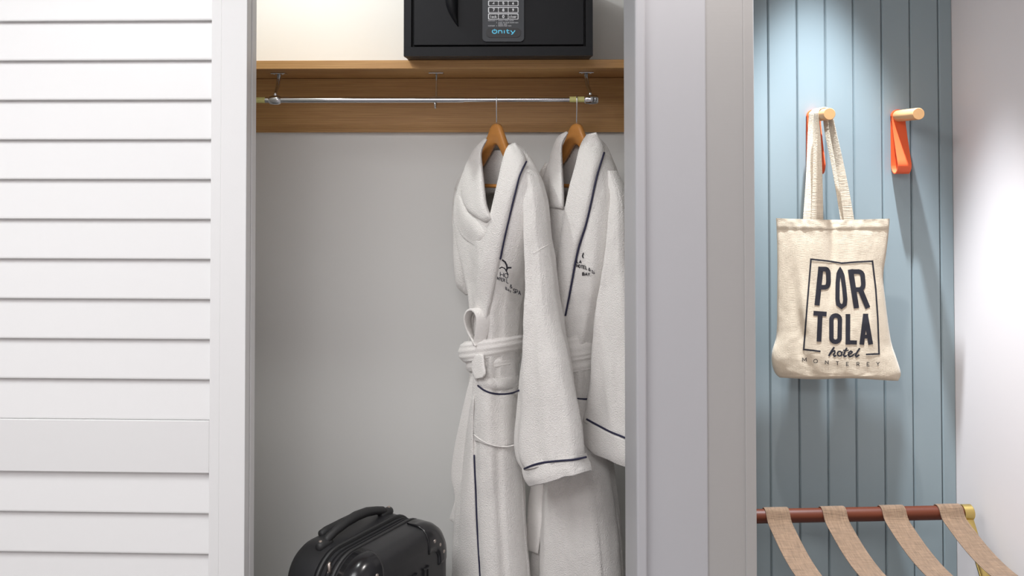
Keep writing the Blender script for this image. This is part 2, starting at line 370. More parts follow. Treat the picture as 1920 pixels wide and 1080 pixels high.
louvre_door('door_1', 2.07)
louvre_door('door_2', 2.112, 0.0005)

# ================================================================== closet shelf, rod, safe
Y_SH = 2.47
Z_ST = Zat(112.5, Y_SH, 820); Z_SB = Zat(128.5, Y_SH, 820)
shelf = thing('closet_shelf', 'oak laminate shelf with wide back board across the closet wall', 'shelf', (-0.55, 2.62, Z_SB))
box('shelf_board', (X_L + .002, Y_SH, Z_SB), (X_CW - .002, Y_BACK - .001, Z_ST), M['oak'], shelf, 0.001)
box('back_board', (X_L + .002, Y_BACK - .02, Zat(248, 2.76, 820)), (X_CW - .002, Y_BACK - .001, Z_SB - 0.001), M['oak'], shelf, 0.0008)

Y_ROD = 2.52
Z_ROD = Zat(187, Y_ROD, 820)
XR0, XR1 = -1.55, Xat(1113, Y_ROD)
rod = thing('closet_rod', 'chrome telescopic hanging rod on brackets under the oak shelf', 'hanging rod', (-0.55, Y_ROD, Z_ROD))
RR = 0.0079
lathe('outer_tube', [(0, RR), (Xat(870, Y_ROD) - XR0, RR)], (XR0, Y_ROD, Z_ROD), (1, 0, 0), M['chrome'], rod)
lathe('inner_tube', [(0, RR*0.86), (XR1 - Xat(869, Y_ROD), RR*0.86)], (Xat(869, Y_ROD), Y_ROD, Z_ROD), (1, 0, 0), M['chrome'], rod)
for a, b in ((440, 497), (1068, 1098)):
    lathe('tape_wrap', [(0, RR*1.03), (Xat(b, Y_ROD) - Xat(a, Y_ROD), RR*1.03)], (Xat(a, Y_ROD), Y_ROD, Z_ROD), (1, 0, 0), M['tape'], rod)
def bracket(pxplate, pxring, ring=True):
    xp = Xat(pxplate, 2.585); xr_ = Xat(pxring, Y_ROD)
    b = bmesh.new(); bm_box(b, (xp - .021, 2.565, Z_SB - 0.004), (xp + .021, 2.60, Z_SB - 0.0002), 0.0015)
    br = from_bm('bracket', b, M['chrome'], rod)
    if ring:
        tube('bracket_arm', [(xp, 2.582, Z_SB - .004), (xp, 2.580, Z_SB - .014), (xp*.6 + xr_*.4, 2.56, Z_SB - .04), (xr_, 2.527, Z_ROD + .022), (xr_, 2.52, Z_ROD + .008)], [.0052, .0062, .0055, .0045, .0045], M['chrome'], br, 10)
        lathe('bracket_ring', [(-.017, .0085), (-.013, .0118), (0.0, .0134), (.010, .0130), (.015, .0108), (.017, .0085)], (xr_, Y_ROD, Z_ROD), (1, 0, 0), M['chrome'], br)
        for s in (-.012, .012): lathe('bracket_screw', [(0, .003), (.0015, .002)], (xp + s, 2.575, Z_SB - .004), (0, 0, -1), M['steel'], br, 10)
    else:
        xs = Xat(818, 2.58); zb = Zat(204, 2.58)
        tube('bracket_arm', [(xs, 2.585, Z_SB - .004), (xs, 2.580, Z_SB - .03), (xs + .001, 2.565, Z_ROD + .012), (xs + .002, 2.548, zb + .01), (xs + .002, 2.535, zb + .002), (xs + .002, 2.522, zb), (xs + .002, 2.512, zb + .006), (xs + .002, 2.510, zb + .015)], .0026, M['steel'], br, 8)
    return br
bracket(523, 515); bracket(1099, 1107); bracket(818, 818, False)
lathe('end_cap', [(0, .0115), (.004, .0125), (.010, .0122), (.014, .0095), (.0145, .004)], (Xat(1112, Y_ROD), Y_ROD, Z_ROD), (1, 0, 0), M['chrome'], rod)

# safe
Y_SF = 2.386
SX0, SX1 = Xat(757, Y_SF, 60), Xat(1111.5, Y_SF, 60); SZ0 = Z_ST; SZ1 = SZ0 + 0.255
safe = thing('hotel_safe', 'black steel room safe with keypad standing on the oak shelf', 'safe', ((SX0 + SX1)/2, Y_SF + .18, SZ0))
dx0, dx1 = Xat(771, Y_SF, 60), Xat(1098, Y_SF, 60); dz0 = Zat(87.5, Y_SF, 930); dz1 = SZ1 - (dz0 - SZ0)
bm = bmesh.new()
FW = 0.03
bm_box(bm, (SX0, Y_SF, SZ0 + 0.001), (SX1, Y_SF + FW, dz0)); bm_box(bm, (SX0, Y_SF, dz1), (SX1, Y_SF + FW, SZ1))
bm_box(bm, (SX0, Y_SF, dz0 - .0005), (dx0, Y_SF + FW, dz1 + .0005)); bm_box(bm, (dx1, Y_SF, dz0 - .0005), (SX1, Y_SF + FW, dz1 + .0005))
bm_box(bm, (SX0 + .0015, Y_SF + FW - .004, SZ0), (SX1 - .0015, Y_BACK - .03, SZ1 - .0015), 0.002)
from_bm('body', bm, M['safe'], safe)
sdoor = box('door', (dx0 + .0065, Y_SF + .003, dz0 + .005), (dx1 - .0045, Y_SF + .022, dz1 - .004), M['safe'], safe, 0.0012)
YD = Y_SF + .003
hx = Xat(853, YD, 30); hz = Zat(-22, YD, 853)
bm = bmesh.new(); bm_lathe(bm, [(0, .031), (.006, .031), (.009, .028), (.010, .012)], (hx, YD, hz), (0, -1, 0), 32)
knob = from_bm('handle', bm, M['safe'], safe, True); sharp(knob)
bm = bmesh.new(); rows = []
for s in np.linspace(0, 1, 14):
    py = -40 + 90*s; cxp = 850 + 9*s*s*s - 4*math.sin(PI*s); wpx = 12*(1 - s**3.5)*(0.75 + 0.25*math.sin(PI*s)) + 0.6
    dep = 0.026*math.sin(PI*min(1, s*0.9 + .1))**0.6 + 0.002
    c = P(cxp, py, YD); hw = wpx*YD/F
    rows.append([bm.verts.new((c.x + hw*math.cos(a)*1.0, YD - 0.004 - max(0, dep*math.sin(a)) + (0.004 if math.sin(a) < 0 else 0), c.z)) for a in np.linspace(0, 2*PI, 16, endpoint=False)])
for A, B in zip(rows, rows[1:]):
    for k in range(16): bm.faces.new((A[k], A[(k + 1) % 16], B[(k + 1) % 16], B[k]))
bm.faces.new(rows[0]); bm.faces.new(rows[-1])
from_bm('grip', bm, M['safe'], knob, True)
def rrect(x0, y0, x1, y1, r, n=6):
    pts = []
    for cx, cy, a in ((x1 - r, y0 + r, -90), (x1 - r, y1 - r, 0), (x0 + r, y1 - r, 90), (x0 + r, y0 + r, 180)):
        pts += arc(cx, cy, r, r, a, a + 90, n)
    return pts
def px_plate(name, poly, yb, yf, m, parent, bev=0.0):
    bm = bmesh.new(); pts = [P(x, y, yf) for x, y in poly]
    A = [bm.verts.new((p.x, yf, p.z)) for p in pts]; B = [bm.verts.new((p.x, yb, p.z)) for p in pts]
    f = bm.faces.new(A); bm.faces.new(B[::-1]); n = len(A)
    for i in range(n): bm.faces.new((A[i], B[i], B[(i + 1) % n], A[(i + 1) % n]))
    if bev:
        ed = [e for e in bm.edges if all(abs(v.co.y - yf) < 1e-6 for v in e.verts)]
        bmesh.ops.bevel(bm, geom=ed, offset=bev, segments=2, profile=0.5, affect='EDGES')
    return from_bm(name, bm, m, parent)
kp = px_plate('keypad', rrect(904.5, -95, 982.5, 78, 6), YD, YD - .006, M['panel'], safe, 0.0012)
YK = YD - .006
px_plate('display_window', rrect(915, -82, 972, -26, 3), YK, YK - .001, M['black'], kp)
px_plate('logo_plate', rrect(911.5, 52.5, 976.5, 70.5, 8.5), YK, YK - .0014, M['black'], kp, 0.0004)
ksurf = lambda y: (lambda a, b: (P(a, b, y), Vector((0, -1, 0))))
rowsk = [(-11, -0.8, '123'), (0.9, 11.3, '456'), (13.1, 24.2, '789'), (25.2, 36.6, ('lock', '0', 'clear'))]
for r0, r1, keys in rowsk:
    px_plate('key_frame', rrect(915.2, r0, 972.2, r1, 2.0), YK, YK - .0012, M['white'], kp)
    for c, t in enumerate(keys):
        x0 = 917.0 + c*18.3; x1 = x0 + 16.7
        px_plate('key', rrect(x0, r0 + 1.6, x1, r1 - 1.6, 0.8, 3), YK, YK - .0024, M['black'], kp)
        if len(t) == 1: st = word(t, (x0 + x1)/2 - 1.7, r0 + 3.2, 3.6, (r1 - r0) - 6.4, 0, 1.2)
        else: st = word(t, x0 + 1.7, r0 + 3.4, {4: 2.6, 5: 2.1}[len(t)], (r1 - r0) - 6.6, .7, .8)
        stroke_mesh('key_legend', st, ksurf(YK - .0024), M['white'], kp, lift=.0002)
ins = []
for y, segs in ((38.7, ((915.5, 928.5), (931, 932.3), (934.5, 942.5), (944, 945), (946.5, 953.5), (955, 963.5))),
                (42.6, ((931, 932.3), (934.5, 942), (943.5, 946.5), (948, 955), (956.5, 964.5), (966, 972))),
                (45.6, ((934.5, 942.5), (945, 951.5))), (48.6, ((915.5, 928), (931, 932.3), (934.5, 944), (945.5, 951.5), (953, 958.5)))):
    for a, b in segs:
        x = a
        while x < b - .4:                          # tiny unreadable lettering
            ins.append(([(x, y - 1.1), (x + .25, y + 1.0)], .55)); ins.append(([(x, y + random.choice((-.9, 0, .8))), (x + .8, y + random.choice((-.9, 0, .8)))], .5)); x += 1.25
stroke_mesh('instruction_print', ins, ksurf(YK), M['grey'], kp, lift=.0003)
on = [(arc(927.3, 59.2, 4.1, 3.4, -68, 248, 22), 1.75), ([(927.4, 54.3), (927.4, 58.6)], 1.5),
      ([(934.6, 56.6), (934.6, 62.6)], 1.7), ([(934.8, 58.6), (936.6, 57.2), (939.2, 57.1), (941.0, 58.2), (941.3, 62.6)], 1.6),
      ([(945.6, 56.8), (945.6, 62.6)], 1.8), ([(951.2, 55.0), (951.2, 61), (952.4, 62.1), (955.2, 62)], 1.7), ([(949.2, 57.4), (955, 57.4)], 1.4),
      ([(957.4, 57), (961.4, 62)], 1.7), ([(965.8, 57), (960.8, 63.6), (958.6, 64.5)], 1.7)]
stroke_mesh('logo_print', on, ksurf(YK - .0014), M['cyan'], kp, step=1.2, lift=.0003)

# ================================================================== hangers and bathrobes
class Frame:
    """A hanging garment: u runs along the hanger towards the near shoulder, d towards the garment's front."""
    def __init__(s, pxh, ang):
        a = math.radians(ang); s.o = Vector((Xat(pxh, Y_ROD, 187), Y_ROD, 0)); s.a = a
        s.u = Vector((math.cos(a), -math.sin(a), 0)); s.v = Vector((-math.sin(a), -math.cos(a), 0))
    def pp(s, px, py, d=0.0):
        r = ray(px, py); t = (d - s.v.dot(CAM - s.o))/s.v.dot(r); return CAM + r*t
    def w(s, u, d, z): return Vector((s.o.x, s.o.y, 0)) + s.u*u + s.v*d + Vector((0, 0, z))
class Loft:
    """Closed cloth section lofted down through rows (pyL, pxL, pyR, pxR, half thickness, offset)."""
    def __init__(s, fr, rows, n=60, seg=72, fold=0.05, k=(5, 8, 13), seed=0.0, power=0.85, wrinkle=0.004):
        s.fr, s.n, s.seg = fr, n, seg; R = spline(rows, n); s.R = R; s.grid = []
        for i, (ya, xa, yb, xb, D, dc) in enumerate(R):
            a = fr.pp(xa, ya, dc); b = fr.pp(xb, yb, dc)
            c = (a + b)/2; u0 = (b - a).dot(fr.u)/2
            vdir = Vector((c.x - CAM.x, c.y - CAM.y, 0)).normalized(); e = Vector((vdir.y, -vdir.x, 0))
            cu, cv = abs(e.dot(fr.u)), abs(e.dot(fr.v))
            Wd = u0*cu; D = min(D, 0.82*Wd/cv); U = math.sqrt(max(Wd**2 - (D*cv)**2, 1e-6))/cu
            tl = (b.z - a.z)/2; ring = []; f = fold*(0.35 + 0.65*i/n)
            for q in range(seg):
                th = 2*PI*q/seg; cs, sn = math.cos(th), math.sin(th)
                x = math.copysign(abs(cs)**power, cs); y = math.copysign(abs(sn)**power, sn)
                g = 1 + f*(0.5*math.sin(k[0]*th + seed + i*0.012) + 0.32*math.sin(k[1]*th + 2.1*seed + 1 - i*0.02) + 0.2*math.sin(k[2]*th + 0.7*seed + i*.03))*(0.35 + 0.65*abs(sn))
                p = Vector((c.x, c.y, 0)) + fr.u*(U*x*(1 if abs(cs) > .93 else g)) + fr.v*(D*y*g)
                p.z = c.z + tl*x
                nz = noise.noise(Vector((p.x*16 + seed*7, p.y*16, p.z*7))) * wrinkle + noise.noise(Vector((p.x*45, p.y*45 + seed, p.z*24)))*wrinkle*.35
                p += (fr.u*cs*.4 + fr.v*sn)*nz
                ring.append(p)
            s.grid.append(ring)
    def mesh(s, name, m, parent, cut=None, cap_top=True, cap_bot=True, thick=0.004):
        bm = bmesh.new(); V = [[bm.verts.new(p) for p in r] for r in s.grid]; S = s.seg
        for i in range(s.n - 1):
            for q in range(S):
                vs = (V[i][q], V[i][(q + 1) % S], V[i + 1][(q + 1) % S], V[i + 1][q])
                if cut and (0 < q < S/2):
                    c = sum((v.co for v in vs), Vector())/4
                    if cut(*project(c)): continue
                bm.faces.new(vs)
        if cap_top: bm.faces.new(V[0])
        if cap_bot:
            inner = [bm.verts.new(v.co*0.93 + (sum((w_.co for w_ in V[-1]), Vector())/S)*0.07 + Vector((0, 0, .012))) for v in V[-1]]
            for q in range(S): bm.faces.new((V[-1][q], V[-1][(q + 1) % S], inner[(q + 1) % S], inner[q]))
            bm.faces.new(inner)
        for v in [v for v in bm.verts if not v.link_faces]: bm.verts.remove(v)
        o = from_bm(name, bm, m, parent, True)
        if thick:
            md = o.modifiers.new('thick', 'SOLIDIFY'); md.thickness = thick; md.offset = -1
        return o
    def bvh(s):
        vs = [p for r in s.grid for p in r]; S = s.seg
        return BVHTree.FromPolygons(vs, [(i*S + q, i*S + (q + 1) % S, (i + 1)*S + (q + 1) % S, (i + 1)*S + q) for i in range(s.n - 1) for q in range(S)])
    def ring_at(s, py, scale=1.02):
        i = int(np.argmin([abs((r[0] + r[2])/2 - py) for r in s.R])); c = sum(s.grid[i], Vector())/s.seg
        return [c + (p - c)*scale for p in s.grid[i]]
def hit(bv, fr, px, py, d):
    r = ray(px, py)
    if bv:
        h = bv.ray_cast(CAM, r.normalized())
        if h[0] is not None: return (h[0] - CAM).length/r.length
    return (fr.pp(px, py, d) - CAM).length/r.length
def patch(name, left, right, bv, fr, th, m, parent, n=28, w=10, d=0.05, sag=0.0, smooth=6, edge=0.25, soft=False):
    """A strip of cloth lying on the garment between two edge lines."""
    Lp = spline(left, n); Rp = spline(right, n); px = np.zeros((n, w, 2)); T = np.zeros((n, w))
    for i in range(n):
        for j in range(w):
            s = j/(w - 1); q = Lp[i]*(1 - s) + Rp[i]*s; q = np.array([q[0], q[1] + sag*math.sin(PI*s)]); px[i, j] = q; T[i, j] = hit(bv, fr, q[0], q[1], d)
    for _ in range(smooth):
        Q = np.pad(T, 1, mode='edge'); T = np.minimum(T + 0.004, (Q[:-2, 1:-1] + Q[2:, 1:-1] + Q[1:-1, :-2] + Q[1:-1, 2:] + 2*T)/6)
    bm = bmesh.new(); FV = []; BV = []
    for i in range(n):
        a = []; b = []
        for j in range(w):
            r = ray(*px[i, j]); e = min(j, w - 1 - j)/(w - 1); e2 = min(i, n - 1 - i)/(n - 1)
            pf = edge + (1 - edge)*min(1, (e/0.22))**0.6*min(1, e2/0.06 + .3)
            if soft: pf = max(0., math.sin(PI*j/(w - 1)))**1.2*max(0., math.sin(PI*i/(n - 1)))**.8 - .05
            p = CAM + r*T[i, j]; t = th*pf + noise.noise(p*22)*th*0.12
            a.append(bm.verts.new(p - r.normalized()*t)); b.append(bm.verts.new(p + r.normalized()*0.002))
        FV.append(a); BV.append(b)
    for i in range(n - 1):
        for j in range(w - 1):
            bm.faces.new((FV[i][j], FV[i][j + 1], FV[i + 1][j + 1], FV[i + 1][j])); bm.faces.new((BV[i][j], BV[i + 1][j], BV[i + 1][j + 1], BV[i][j + 1]))
        for j, flip in ((0, 0), (w - 1, 1)): bm.faces.new((FV[i][j], FV[i + 1][j], BV[i + 1][j], BV[i][j]))
    for i in (0, n - 1):
        for j in range(w - 1): bm.faces.new((FV[i][j], FV[i][j + 1], BV[i][j + 1], BV[i][j]))
    o = from_bm(name, bm, m, parent, True)
    return o
def onto(bvs, fr, pts, lift, d, n=30):
    out = []
    for x, y in spline(pts, n):
        t = min(hit(b, fr, x, y, d) for b in bvs); r = ray(x, y); out.append(CAM + r*t - r.normalized()*lift)
    for _ in range(3): out = [out[0]] + [(out[i - 1] + out[i]*2 + out[i + 1])/4 for i in range(1, len(out) - 1)] + [out[-1]]
    return out
def obvh(*objs):
    vs = []; fs = []
    for o in objs:
        k = len(vs); vs += [v.co.copy() for v in o.data.vertices]; fs += [[k + i for i in p.vertices] for p in o.data.polygons]
    return BVHTree.FromPolygons(vs, fs)
def in_poly(poly):
    def f(x, y):
        c = False; j = len(poly) - 1
        for i in range(len(poly)):
            (xi, yi), (xj, yj) = poly[i], poly[j]
            if (yi > y) != (yj > y) and x < (xj - xi)*(y - yi)/(yj - yi) + xi: c = not c
            j = i
        return c
    return f
def ribbon(name, cen, widths, m, parent, th=0.004, n=36):
    """cen: world points, widths: world half-width vectors."""
    cc = spline([list(c) for c in cen], n); ww = spline([list(c) for c in widths], n); bm = bmesh.new(); rings = []
    for i in range(n):
        t = Vector(cc[min(i + 1, n - 1)] - cc[max(i - 1, 0)]).normalized(); wv = Vector(ww[i]); nn = t.cross(wv).normalized()*th
        c = Vector(cc[i]); rings.append([bm.verts.new(c + wv*a + nn*b) for a, b in ((-1, -.3), (-.9, -.5), (.9, -.5), (1, -.3), (1, .3), (.9, .5), (-.9, .5), (-1, .3))])
    for A, B in zip(rings, rings[1:]):
        for k in range(8): bm.faces.new((A[k], A[(k + 1) % 8], B[(k + 1) % 8], B[k]))
    bm.faces.new(rings[0]); bm.faces.new(rings[-1])
    o = from_bm(name, bm, m, parent, True); sharp(o, 50); return o

def hanger(fr, pxh, label):
    z0 = Zat(232, Y_ROD, pxh)
    t = thing('garment_hanger', label, 'hanger', (fr.o.x, fr.o.y, z0 - 0.16), 'wooden hangers holding the robes')
    top = [(0, 0), (.012, -.002), (.022, -.009), (.034, -.028), (.048, -.050), (.068, -.078), (.095, -.108), (.125, -.138), (.145, -.160)]
    bot = [(0, -.058), (.010, -.060), (.022, -.070), (.040, -.090), (.062, -.112), (.09, -.136), (.118, -.160), (.138, -.176), (.147, -.172)]
    T = spline(top, 22); Bt = spline(bot, 22)
    prof = [(-p[0], p[1], b[0], b[1]) for p, b in zip(T[::-1], Bt[::-1])][:-1] + [(p[0], p[1], b[0], b[1]) for p, b in zip(T, Bt)]
    bm = bmesh.new(); rings = []
    for i, (tu, tz, bu, bz) in enumerate(prof):
        if i < 21: bu = -bu
        tu *= .88; bu *= .88
        ring = []
        for s_, d_ in ((0, .6), (.12, 1), (.5, 1.08), (.88, 1), (1, .6), (1, -.6), (.88, -1), (.5, -1.08), (.12, -1), (0, -.6)):
            u = tu*(1 - s_) + bu*s_; z = tz*(1 - s_) + bz*s_; ring.append(bm.verts.new(fr.w(u, 0.0085*d_ + 0.9*u*u, z0 + z)))
        rings.append(ring)
    for A, B in zip(rings, rings[1:]):
        for k in range(10): bm.faces.new((A[k], A[(k + 1) % 10], B[(k + 1) % 10], B[k]))
    bm.faces.new(rings[0]); bm.faces.new(rings[-1])
    from_bm('arms', bm, M['hangerwood'], t, True)
    tube('trouser_bar', [fr.w(u, .03, z0 - .172) for u in (-.11, -.06, 0, .06, .11)], .0055, M['hangerwood'], t)
    zr = Z_ROD + RR + .0026
    pts = [fr.w(0.0, 0, z0 - .01), fr.w(0, 0, z0 + .02), fr.w(0.002, 0, zr - .036), fr.w(.010, 0, zr - .02)]
    pts = [fr.w(0, 0, z0 - .01), fr.w(0, 0, z0 + .018)]
    R_ = RR + .0035
    dirv = Vector((0, 1, 0)); base = Vector((fr.o.x, Y_ROD, Z_ROD))
    pts += [base + Vector((0, -R_*1.0, -.022)), base + Vector((0, -R_*1.05, -.008))]
    for a in np.linspace(0, 200, 12): pts.append(base + Vector((0, -R_*math.cos(math.radians(a)), R_*math.sin(math.radians(a)) - .0005)))
    tube('hook', pts, .0017, M['steel'], t, 8)
    return t

# ---- robe beside the open closet space
f1 = Frame(931, 50)
hanger(f1, 931, 'honey wood hanger inside the robe with the knotted belt')
robe = thing('bathrobe', 'white terry bathrobe with navy piping, belt tied in a knot, full front in view', 'bathrobe', (f1.o.x, f1.o.y, 0.2), 'white bathrobes hanging on the rod')
row = lambda y, l, r, D, dc=0.0: (y, l, y, r, D, dc)
b1 = Loft(f1, [row(268, 912, 968, .03), row(285, 894, 988, .05), row(320, 874, 1008, .065), row(370, 862, 1018, .08), row(430, 864, 1016, .088), row(500, 878, 1004, .088), row(560, 887, 990, .08),
               row(605, 888, 982, .072), row(650, 884, 973, .062), row(690, 887, 972, .066), row(760, 879, 975, .072), row(850, 869, 978, .075), row(950, 861, 982, .078), row(1080, 853, 990, .08), row(1180, 848, 995, .082)], n=170, seg=150, fold=.13, seed=1.3, wrinkle=.007)
cut1 = in_poly([(888, 240), (899, 300), (904, 362), (920, 412), (938, 352), (952, 294), (966, 240)])
robe_body = b1.mesh('body', M['terry'], robe, cut=cut1, cap_top=False); bv1 = b1.bvh()
s1 = Loft(f1, [row(300, 974, 990, .02), row(335, 978, 1012, .035), row(385, 982, 1026, .045), (455, 985, 450, 1034, .05, 0), row(520, 987, 1043, .052), row(600, 984, 1056, .054), row(700, 976, 1074, .056), row(800, 967, 1090, .058), (850, 970, 842, 1096, .058, 0), (876, 985, 859, 1097, .056, 0)], n=60, seg=56, fold=.22, k=(4, 7, 11), seed=.6, wrinkle=.008)
sl1 = s1.mesh('sleeve', M['terry'], robe); sv1 = s1.bvh()
c1 = Loft(f1, [(872, 982, 856, 1098, .058, 0), (880, 984, 866, 1100, .061, 0), (893, 989, 878, 1104, .062, 0), (905, 997, 890, 1106, .056, 0)], n=14, seg=56, fold=.12, k=(3, 6, 11), seed=2.2)
c1.mesh('cuff', M['terry'], robe)
cuf1 = c1.bvh()
tube('cuff_piping', onto([sv1, cuf1], f1, [(983, 879), (1000, 872), (1021, 867), (1050, 864), (1075, 862), (1099, 857)], .002, 0, 40), .0026, M['navy'], robe, 8)
seam = onto([sv1], f1, [(999, 476), (1012, 468), (1024, 461), (1035, 455)], .0005, 0, 16)
tube('armhole_seam', seam, .0013, M['terryband'], robe, 8)
fs1 = Loft(f1, [row(318, 872, 890, .02), row(345, 855, 900, .04), row(400, 849, 905, .05), row(450, 850, 905, .052), row(505, 853, 902, .052), row(535, 858, 899, .046), row(552, 872, 893, .02)], n=40, seg=48, fold=.10, k=(3, 5, 8), seed=3.1, wrinkle=.007)
fs1.mesh('sleeve', M['terry'], robe, thick=0)
col1 = obvh(robe_body)
bvs = BVHTree.FromPolygons([p for L in (b1, fs1) for r in L.grid for p in r], [(o + i*S + q, o + i*S + (q + 1) % S, o + (i + 1)*S + (q + 1) % S, o + (i + 1)*S + q) for L, o, S in ((b1, 0, b1.seg), (fs1, b1.n*b1.seg, fs1.seg)) for i in range(L.n - 1) for q in range(S)])
patch('collar', [(909, 259), (891, 276), (878, 298), (868, 325), (864, 360), (876, 394), (908, 418)], [(914, 262), (904, 285), (905, 311), (908, 340), (910, 360), (914, 386), (924, 412)], bvs, f1, .022, M['terry'], robe, d=.04)
lap1 = patch('lapel', [(953, 272), (944, 292), (930, 352), (917, 409), (905, 466), (894, 522), (889, 575), (890, 632)], [(966, 267), (987, 301), (970, 350), (958, 396), (946, 447), (939, 480), (930, 530), (906, 634)], bv1, f1, .013, M['terry'], robe, n=40, d=.03)
lv1 = obvh(lap1)
pip = [(987, 303), (975, 328), (968, 355), (958, 396), (946, 447), (940, 478), (938, 486)]
tube('lapel_piping', onto([bv1, lv1], f1, pip, .003, .03, 36), .0024, M['navy'], robe, 8)
# diagonal drape over the far sleeve
patch('drape_fold', [(852, 350), (852, 400), (864, 440), (892, 462)], [(872, 385), (884, 400), (900, 416), (916, 436)], bvs, f1, .020, M['terry'], robe, d=.03, w=18, soft=True)
patch('back_collar', [(897, 284), (898, 310), (902, 345), (908, 364)], [(958, 280), (950, 308), (940, 345), (934, 364)], None, f1, .005, M['terry'], robe, d=-.02, n=16)
bl1 = Loft(f1, [row(633, 880, 974, .07), row(640, 873, 977, .076), row(652, 870, 977, .078), row(664, 873, 974, .076), row(672, 880, 971, .072), row(684, 882, 971, .072), row(690, 888, 968, .064)], n=40, seg=72, fold=.03, seed=.4, wrinkle=.002)
for i, r in enumerate(bl1.grid):
    c = sum(r, Vector())/bl1.seg; kk = 1 + .012*math.cos(i*1.05) + (.115 if i < 25 else .085)
    bl1.grid[i] = [c + Vector(((p - c).x*kk, (p - c).y*kk, p.z - c.z)) for p in r]
bl1.mesh('belt', M['terryband'], robe, cap_top=False, cap_bot=False)
pw = f1.pp
wv = lambda s, t: f1.u*s + f1.v*t
ribbon('belt_loop', [pw(893, 646, .074), pw(880, 618, .082), pw(877, 596, .09), pw(884, 582, .09), pw(897, 580, .085), pw(906, 594, .08), pw(904, 618, .078), pw(897, 646, .074)],
       [wv(.012, .012), wv(.012, .016), wv(.010, .020), wv(.006, .022), wv(-.002, .022), wv(-.006, .020), wv(-.008, .016), wv(-.010, .012)], M['terryband'], robe, .006)
patch('belt_tail', [(886, 664), (884, 684), (886, 700), (891, 711)], [(907, 664), (909, 684), (911, 700), (905, 708)], None, f1, .006, M['terryband'], robe, n=18, d=.078)
patch('belt_tail', [(889, 684), (874, 738), (860, 800), (850, 850), (846, 895), (853, 932), (847, 958), (842, 974)], [(900, 700), (890, 745), (879, 800), (872, 850), (869, 895), (868, 935), (868, 960), (864, 991)], None, f1, .006, M['terryband'], robe, n=40, d=.062)
facing = patch('front_facing', [(885, 742), (876, 800), (869, 860), (864, 930), (861, 1000), (856, 1080), (853, 1160)], [(890, 742), (889, 800), (889, 860), (892, 919), (894.5, 988), (900, 1080), (905, 1160)], bv1, f1, .007, M['terry'], robe, n=40)
fv1 = obvh(facing)
tube('front_piping', onto([bv1, fv1], f1, [(889, 853), (890.5, 890), (892, 919), (894.5, 988), (900, 1080), (905, 1160)], .003, .03, 36), .0024, M['navy'], robe, 8)
pock = patch('pocket', [(897, 724), (891, 760), (888, 800), (890, 826)], [(973, 733), (974, 770), (973, 808), (971, 832)], bv1, f1, .012, M['terry'], robe, n=28, w=20, sag=9)
pv1 = obvh(pock)
tube('pocket_piping', onto([bv1, pv1], f1, [(896, 723), (908, 732), (925, 738), (945, 739), (960, 737), (973, 732)], .002, .03, 26), .0024, M['navy'], robe, 8)
tube('pocket_hem', onto([bv1, pv1], f1, [(889, 815), (897, 822), (915, 832), (935, 837), (955, 837), (971, 832)], .0004, .03, 26), .0018, M['terryband'], robe, 8)
patch('waist_fold', [(893, 702), (896, 716), (903, 726)], [(972, 704), (973, 718), (972, 728)], bv1, f1, .014, M['terry'], robe, n=14, w=24, soft=True, sag=5)
def rsurf(bvlist, fr):
    def f(x, y):
        r = ray(x, y); t = min(hit(b, fr, x, y, .07) for b in bvlist); return CAM + r*t, -r.normalized()
    return f
emb = [([(941.5, 487), (947, 491.5), (950, 497), (951, 503)], 3.2), ([(959, 502), (952.5, 502), (950.5, 504), (949, 509)], 3.2), ([(936, 503.5), (941, 501), (946, 503), (950, 509), (953, 516)], 2.0)]
emb += word('HO', 938, 510, 6.4, 8.5, 1.6, 1.4, .25) + word('L', 950, 523, 3.4, 7, 1.2, 1.2, .5) + word('&', 956, 533, 4.5, 7, 1, 1.2, .3) + word('SPA', 962, 541, 4.2, 7.5, .8, 1.4, .35)
emb += word('NTER', 932.5, 519, 3.0, 5.4, .8, 1.3, .32) + word('BAY', 948, 538, 3.0, 4.6, .7, 1.1, .7)
stroke_mesh('embroidery', emb, rsurf([bv1, lv1], f1), M['ink'], robe, step=2, lift=.0022)

# ---- robe nearer the closet jamb
f2 = Frame(1081, 50)
hanger(f2, 1081, 'honey wood hanger inside the robe hanging beside the closet jamb')
robe2 = thing('bathrobe', 'white terry bathrobe with navy piping, partly behind the other robe and the jamb', 'bathrobe', (f2.o.x, f2.o.y, 0.2), 'white bathrobes hanging on the rod')
b2 = Loft(f2, [row(256, 1064, 1118, .03), row(275, 1044, 1136, .05), row(315, 1026, 1154, .065), row(370, 1014, 1168, .08), row(440, 1014, 1172, .088), row(520, 1026, 1165, .088), row(590, 1042, 1150, .08),
               row(650, 1052, 1132, .066), row(690, 1054, 1128, .066), row(760, 1050, 1130, .07), row(850, 1028, 1140, .08), row(930, 1012, 1152, .085), row(1000, 1007, 1160, .088), row(1080, 1001, 1166, .09), row(1170, 996, 1172, .09)], n=170, seg=150, fold=.14, seed=4.4, wrinkle=.007)
cut2 = in_poly([(1040, 230), (1049, 300), (1050, 340), (1052, 384), (1066, 384), (1073, 356), (1086, 311), (1096, 270), (1114, 230)])
body2 = b2.mesh('body', M['terry'], robe2, cut=cut2, cap_top=False); bv2 = b2.bvh()
s2 = Loft(f2, [row(320, 1136, 1156, .02), row(370, 1146, 1180, .04), row(430, 1144, 1192, .05), row(500, 1136, 1200, .052), row(580, 1125, 1206, .054), row(700, 1114, 1214, .056), (750, 1105, 795, 1217, .056, 0), (775, 1100, 834, 1219, .056, 0)], n=60, seg=56, fold=.24, k=(4, 7, 11), seed=5.2, wrinkle=.008)
s2.mesh('sleeve', M['terry'], robe2)
